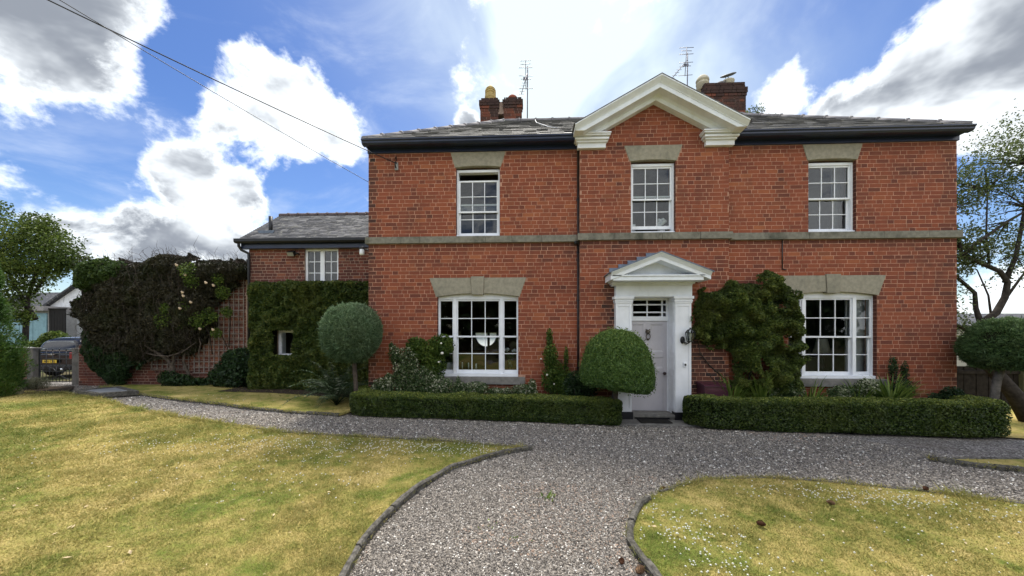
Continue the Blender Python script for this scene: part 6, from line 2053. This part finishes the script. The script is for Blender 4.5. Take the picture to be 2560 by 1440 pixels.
# ---- trees
def tree(name, base, limbs, mat, bark, tips, n, L, W, label, ecc=.6, bias=.25, twig=True, cat='tree'):
    """limbs: list of (points, radius); tips: (centre, radii, weight)"""
    t = T(name, base, label, cat)
    m = MB()
    for pts, r in limbs:
        m.tube(pts, [r * (1 - .55 * i / (len(pts) - 1)) for i in range(len(pts))], 10)
    wts = np.array([w for *_, w in tips]); wts = wts / wts.sum()
    Ps, Ns = [], []
    ends = [Vector(p) for pts, r in limbs for p in pts[1:]]
    for (c, r, w), ww in zip(tips, wts):
        c = Vector(c)
        near = min(ends, key=lambda e: (e - c).length)
        if twig:
            for k in range(6):
                e = c + Vector((RNG.normal(0, .5) * r[0], RNG.normal(0, .5) * r[1], RNG.normal(0, .5) * r[2]))
                m.tube([near, near.lerp(e, .55) + Vector((0, 0, .08 * r[2])), e], [.022 * r[0] + .008, .012 * r[0] + .006, .004], 5, cap=False)
        k = max(10, int(n * ww))
        # leaves gathered in sprays
        ns = max(4, k // 16)
        sc_ = np.array(c) + unit(ns) * (RNG.random(ns) ** .4 * 1.18)[:, None] * np.array(r)
        idx = RNG.integers(0, ns, k)
        p = sc_[idx] + RNG.normal(0, 1, (k, 3)) * np.array(r) * .20
        Ps.append(p); Ns.append(unit(k) * .6 + np.array([0, 0, .8]))
    m.build('trunk', bark, t)
    P = np.concatenate(Ps); N = np.concatenate(Ns); N /= np.linalg.norm(N, axis=1)[:, None]
    rnd = np.clip(RNG.beta(2, 2, len(P)) * .8 + (vnoise(P, .9, 150) - .5) * .5 + .08, 0, 1)
    leaves('crown', P, N, L, W, mat, t, rnd, bias=bias)
    return t


tree('garden_tree', (-22.6, 8.4, 0), [([(-23.2, 8.4, -.2), (-23.1, 8.4, 1.8), (-23.0, 8.4, 3.2), (-22.5, 8.4, 4.6)], .13), ([(-22.6, 8.4, 2.2), (-23.4, 8.3, 3.6), (-24.1, 8.2, 5.2)], .09), ([(-22.7, 8.4, 3.4), (-22.0, 8.4, 4.4), (-21.2, 8.3, 5.0)], .06), ([(-22.4, 8.4, 4.4), (-22.0, 8.4, 6.0)], .05)],
     M_LEAFA, M_BARKD, [((-24.2, 8.1, 5.6), (1.1, .9, 1.2), 2), ((-23.0, 8.2, 5.9), (.8, .8, .9), 1.5), ((-22.2, 8.2, 5.8), (1.0, .9, .9), 1.8), ((-21.3, 8.2, 5.2), (.8, .8, .8), 1.5), ((-20.7, 8.3, 4.9), (.55, .5, .5), .7),
      ((-23.5, 8.0, 4.1), (1.2, .9, .9), 2), ((-22.6, 8.0, 4.4), (.8, .9, .7), 1.6), ((-21.4, 8.1, 4.6), (.6, .7, .4), 1.0), ((-23.2, 8.0, 3.0), (.6, .7, .7), 1.0), ((-24.5, 8.1, 7.0), (.7, .6, .7), .6), ((-22.4, 8.3, 6.7), (.5, .5, .4), .5), ((-21.7, 8.3, 6.3), (.4, .4, .4), .4), ((-22.8, 7.9, 2.4), (.35, .5, .4), .4)],
     19000, .125, .075, 'leafy garden tree standing beyond the gate')
tree('blossomless_tree', (10.5, .35, -.2), [([(10.62, .25, -.25), (10.35, .3, .35), (10.02, .45, .95), (10.2, .75, 1.55), (10.6, 1.0, 1.9)], .15), ([(10.5, 1.0, 1.85), (11.1, 1.24, 2.1), (11.30, 1.25, 2.45), (11.36, 1.25, 2.80), (11.18, 1.24, 3.05), (10.63, 1.21, 3.28), (10.3, 1.2, 3.42)], .075),
      ([(10.5, 1.0, 1.8), (10.62, 1.21, 2.2), (10.60, 1.21, 2.55), (10.26, 1.19, 2.85), (10.1, 1.2, 3.0)], .055), ([(10.3, 1.2, 3.42), (10.7, 1.2, 3.75), (11.36, 1.25, 4.2), (11.9, 1.3, 4.5)], .045), ([(10.3, 1.2, 3.42), (10.22, 1.2, 3.9), (10.05, 1.2, 4.4)], .035),
      ([(11.3, 1.25, 2.8), (11.6, 1.3, 3.4), (11.9, 1.4, 4.4), (12.0, 1.4, 5.6)], .05), ([(10.9, 1.2, 3.2), (10.95, 1.3, 3.9), (11.1, 1.4, 5.0)], .025), ([(10.3, 1.1, 1.7), (9.95, 1.2, 1.95), (9.8, 1.25, 2.05)], .04), ([(11.3, 1.25, 2.4), (11.7, 1.3, 2.9), (12.0, 1.3, 3.3)], .03),
      ([(10.95, 1.2, 1.95), (11.0, 1.3, 2.5), (10.75, 1.3, 3.1)], .025)],
     M_LEAFB, M_BARKD, [((11.6, 1.5, 5.7), (.8, .7, .7), 1.6), ((12.2, 1.5, 6.2), (.7, .6, .6), 1), ((11.0, 1.5, 5.2), (.65, .6, .45), 1.2), ((10.5, 1.4, 5.0), (.5, .5, .35), .7), ((10.2, 1.4, 4.6), (.4, .4, .4), .5), ((11.7, 1.4, 4.9), (.7, .6, .5), 1), ((10.25, 1.35, 3.75), (.45, .4, .35), 1), ((10.5, 1.35, 3.4), (.4, .4, .35), .9),
      ((10.1, 1.35, 3.1), (.35, .35, .4), .8), ((10.05, 1.3, 2.4), (.35, .3, .45), .7), ((10.9, 1.4, 3.5), (.5, .4, .3), .5), ((11.6, 1.4, 3.3), (.5, .4, .5), .6), ((10.1, 1.3, 1.7), (.4, .3, .3), .5), ((11.3, 1.4, 4.0), (.5, .4, .4), .5), ((12.1, 1.4, 3.8), (.4, .4, .7), .6)],
     14000, .068, .036, 'gnarled tree with curving bare limbs behind the right house corner')
tree('tall_tree', (12.2, 14, 0), [([(12.2, 13, -.2), (12.3, 13, 6), (12.4, 12.6, 13.0)], .3), ([(12.3, 13, 9), (12.0, 12.6, 12), (11.8, 12.4, 13.4)], .1)], M_LEAFB, M_BARKD,
     [((12.2, 12.5, 12.9), (.55, .5, .6), 1.4), ((12.6, 12.5, 12.5), (.6, .5, .5), 1), ((11.9, 12.6, 12.0), (1.0, .8, .8), 1), ((12.9, 12.6, 11.8), (1, .8, .7), 1)], 2600, .13, .06, 'dark tree top peeping over the roof beside the right chimney')


def conifer(base, hgt, rad, n, label, lobes):
    t = T('conifer', base, label, 'conifer')
    Ps, Ns = [], []
    for (dx, dy, z0, z1, r0, w) in lobes:
        k = int(n * w)
        h = RNG.random(k); r = r0 * (1 - h) ** .75 * (.55 + .45 * np.minimum(1, h * 6)) * np.sqrt(RNG.uniform(.45, 1, k))
        a = RNG.uniform(0, 6.28, k)
        z = z0 + (z1 - z0) * h
        p = np.c_[base[0] + dx + r * np.cos(a), base[1] + dy + r * np.sin(a), base[2] + z]
        p += (np.c_[vnoise(p, 2.5, 160), vnoise(p, 2.5, 161), vnoise(p, 2.5, 162)] - .5) * .35
        Ps.append(p); Ns.append(np.c_[np.cos(a), np.sin(a), np.full(k, .9)])
    P = np.concatenate(Ps); N = np.concatenate(Ns)
    rnd = np.clip(RNG.beta(2, 2, len(P)) * .7 + (vnoise(P, 2.2, 163) - .45) * .8 + .1, 0, 1)
    leaves('crown', P, unit(len(P)), .10, .022, M_CON, t, rnd, bias=.5, along=N + unit(len(P)) * .35)
    MB().tube([base, (base[0], base[1], base[2] + hgt * .8)], [.09, .03], 8).build('trunk', M_BARKD, t)


conifer((-12.95, .62, .06), 3.6, 1.1, 36000, 'soft green conifer at the far left edge of the lawn', [(0, 0, .0, 3.6, .85, .4), (.25, -.1, .0, 2.5, .62, .2), (.05, -.25, 0, 1.6, .8, .2), (-.5, 0, 0, 3.0, .8, .12), (.3, .1, .0, 1.2, .5, .08)])
shrub('lavender_bush', [((-13.15, 1.75, .22), (.34, .25, .2)), ((-13.5, 1.8, .2), (.2, .2, .16))], 3600, .06, .008, m_foliage('grey_lavender', [(0, (.03, .035, .02)), (.5, (.075, .08, .045)), (1, (.15, .15, .09))]), 'grey low lavender bush in front of the left gate pillar')
shrub('yellow_shrub', [((-14.2, 1.7, .42), (.38, .3, .36)), ((-14.0, 1.8, .66), (.2, .2, .26))], 3200, .06, .03, M_LEAFA, 'yellow-green shrub between conifer and gate pillar')
so = T('stone_ornament', (-12.72, .92, .07), 'small weathered stone ornament at the lawn edge by the conifer', 'ornament')
MB().lathe([(.13, 0), (.13, .06), (.08, .09), (.11, .13), (.15, .2), (.13, .27), (.07, .33), (.001, .36)], (-12.78, .9, .07), 9, smooth=False).lathe([(.09, 0), (.1, .1), (.06, .2), (.001, .22)], (-12.52, .95, .07), 7, smooth=False).build('carving', m_plain('mossy_pale_stone', (.30, .27, .17), .95, .1, var=.4, scale=20, bump=.6), so)

# ================================================================== BEYOND THE GARDEN
for c, r, n, mat, lb in (((-21.3, 8.0, .95), (1.6, .7, .75), 9000, M_LEAFA, 'bright green hedge behind the parked car'), ((-23.6, 7.0, 1.0), (1.4, .8, .9), 5000, M_LEAFA, 'yellow-green bush left of the parked car')):
    t = T('far_hedge', (c[0], c[1], 0), lb, 'hedge')
    u = unit(n); p = np.array(c) + u * np.array(r) * RNG.uniform(.4, 1, n)[:, None]
    p += (np.c_[vnoise(p, 1.2, 170), vnoise(p, 1.2, 171), vnoise(p, 1.2, 172)] - .5) * .6
    leaves('foliage', p, u, .13, .09, mat, t, bias=.4)
    MB().lathe([(.02, 0), (.015, c[2])], (c[0], c[1], 0), 6).build('stem', M_BARKD, t)

bg = T('white_bungalow', (-31, 19, 0), 'white gabled bungalow with grey roof beyond the gate', 'house')
MB().prism([(-37, 0), (-24, 0), (-24, 3.2), (-29.6, 6.55), (-34.5, 3.4), (-37, 3.4)], 17.5, 24).build('wall', m_plain('white_render', (.70, .71, .72), .8), bg)
MB().sweep([(0, 17.2), (.16, 17.2), (.16, 24.2), (0, 24.2)], [(-34.8, 3.36), (-29.6, 6.75), (-23.6, 3.1)]).build('roof', M_SLATE2, bg)
MB().prism([(16.9, 3.3), (17.5, 3.4), (20, 4.7), (20.2, 4.7)], -40, -34.4, 'x').build('side_roof', M_SLATE2, bg)
ga = T('garage', (-34.5, 16.4, 0), 'flat-roofed garage with pale teal doors beyond the gate', 'garage')
MB().box(-36.8, -32.36, 16.0, 18, 0, 3.0).build('wall', m_plain('garage_grey', (.38, .37, .35), .8), ga)
MB().box(-37.0, -32.3, 15.6, 18.2, 3.0, 3.32).build('roof', m_plain('roof_edge_grey', (.30, .28, .27), .8), ga)
M_TEAL = m_plain('teal_door', (.22, .36, .40), .6)
for i in range(4): MB().box(-36.4 + i * .98, -35.45 + i * .98, 15.9, 15.99, .1, 2.85).build('door', M_TEAL, ga, .02)
fe = T('dark_fence', (-31.7, 16, 0), 'dark stained fence panel beside the garage', 'fence')
for i in range(6): MB().box(-32.3 + i * .2, -32.12 + i * .2, 15.9, 15.95, 0, 3.1).build('board', m_plain('dark_boards', (.02, .018, .017), .9) if 'dark_boards' not in MATS else MATS['dark_boards'], fe)
MB().box(-32.3, -31.1, 15.85, 16.0, 3.1, 3.18).build('rail', MATS['dark_boards'], fe)

fr_ = T('close_board_fence', (11.5, 1.9, -.2), 'dark close-board fence behind the umbrella conifer', 'fence')
M_FB = m_plain('brown_black_boards', (.022, .018, .015), .9, .1, var=.4, scale=10)
for i in range(38): MB().box(9.4 + i * .145, 9.4 + i * .145 + .138, 1.9 + (i % 2) * .012, 1.925 + (i % 2) * .012, -.22, .80).build('board', M_FB, fr_)
for x in (10.72, 12.45): MB().box(x - .05, x + .05, 1.80, 1.895, -.25, .86).build('post', m_plain('green_post', (.11, .11, .06), .9) if 'green_post' not in MATS else MATS['green_post'], fr_)
MB().box(9.4, 14.9, 1.86, 1.895, .62, .70).build('rail', M_FB, fr_)
nb = T('neighbour_house', (26, 13, -.2), 'cream walled neighbouring house glimpsed past the right house corner', 'house')
MB().box(20, 40, 12, 20, -.3, 1.95).build('wall', m_plain('cream_render', (.45, .42, .33), .85), nb)
MB().prism([(11.6, 1.9), (16, 2.7), (20.4, 1.9)], 19.6, 40.4, 'x').build('roof', M_SLATE2, nb)
MB().box(23.6, 25.0, 11.93, 12.02, .3, 1.5).build('window', M_WHITE, nb)
MB().box(23.7, 24.9, 11.90, 11.94, .4, 1.4).build('pane', m_plain('dark_glass', (.03, .035, .04), .1, .6), nb)

# trees on the road side behind the viewer, seen mirrored in the windows
n = 14000
p = np.c_[RNG.uniform(-30, 30, n), RNG.uniform(-29, -25, n), np.zeros(n)]
top = 3.6 + 3.0 * vnoise(np.c_[p[:, 0], np.zeros(n), np.zeros(n)], .22, 180) + 1.2 * vnoise(np.c_[p[:, 0], np.zeros(n), np.zeros(n)], .9, 181)
p[:, 2] = top * RNG.random(n) ** .7
leaves('treeline', p, unit(n), .75, .52, M_IVY, None, kind='stuff', label='row of trees across the road, mirrored in the windows', cat='trees')
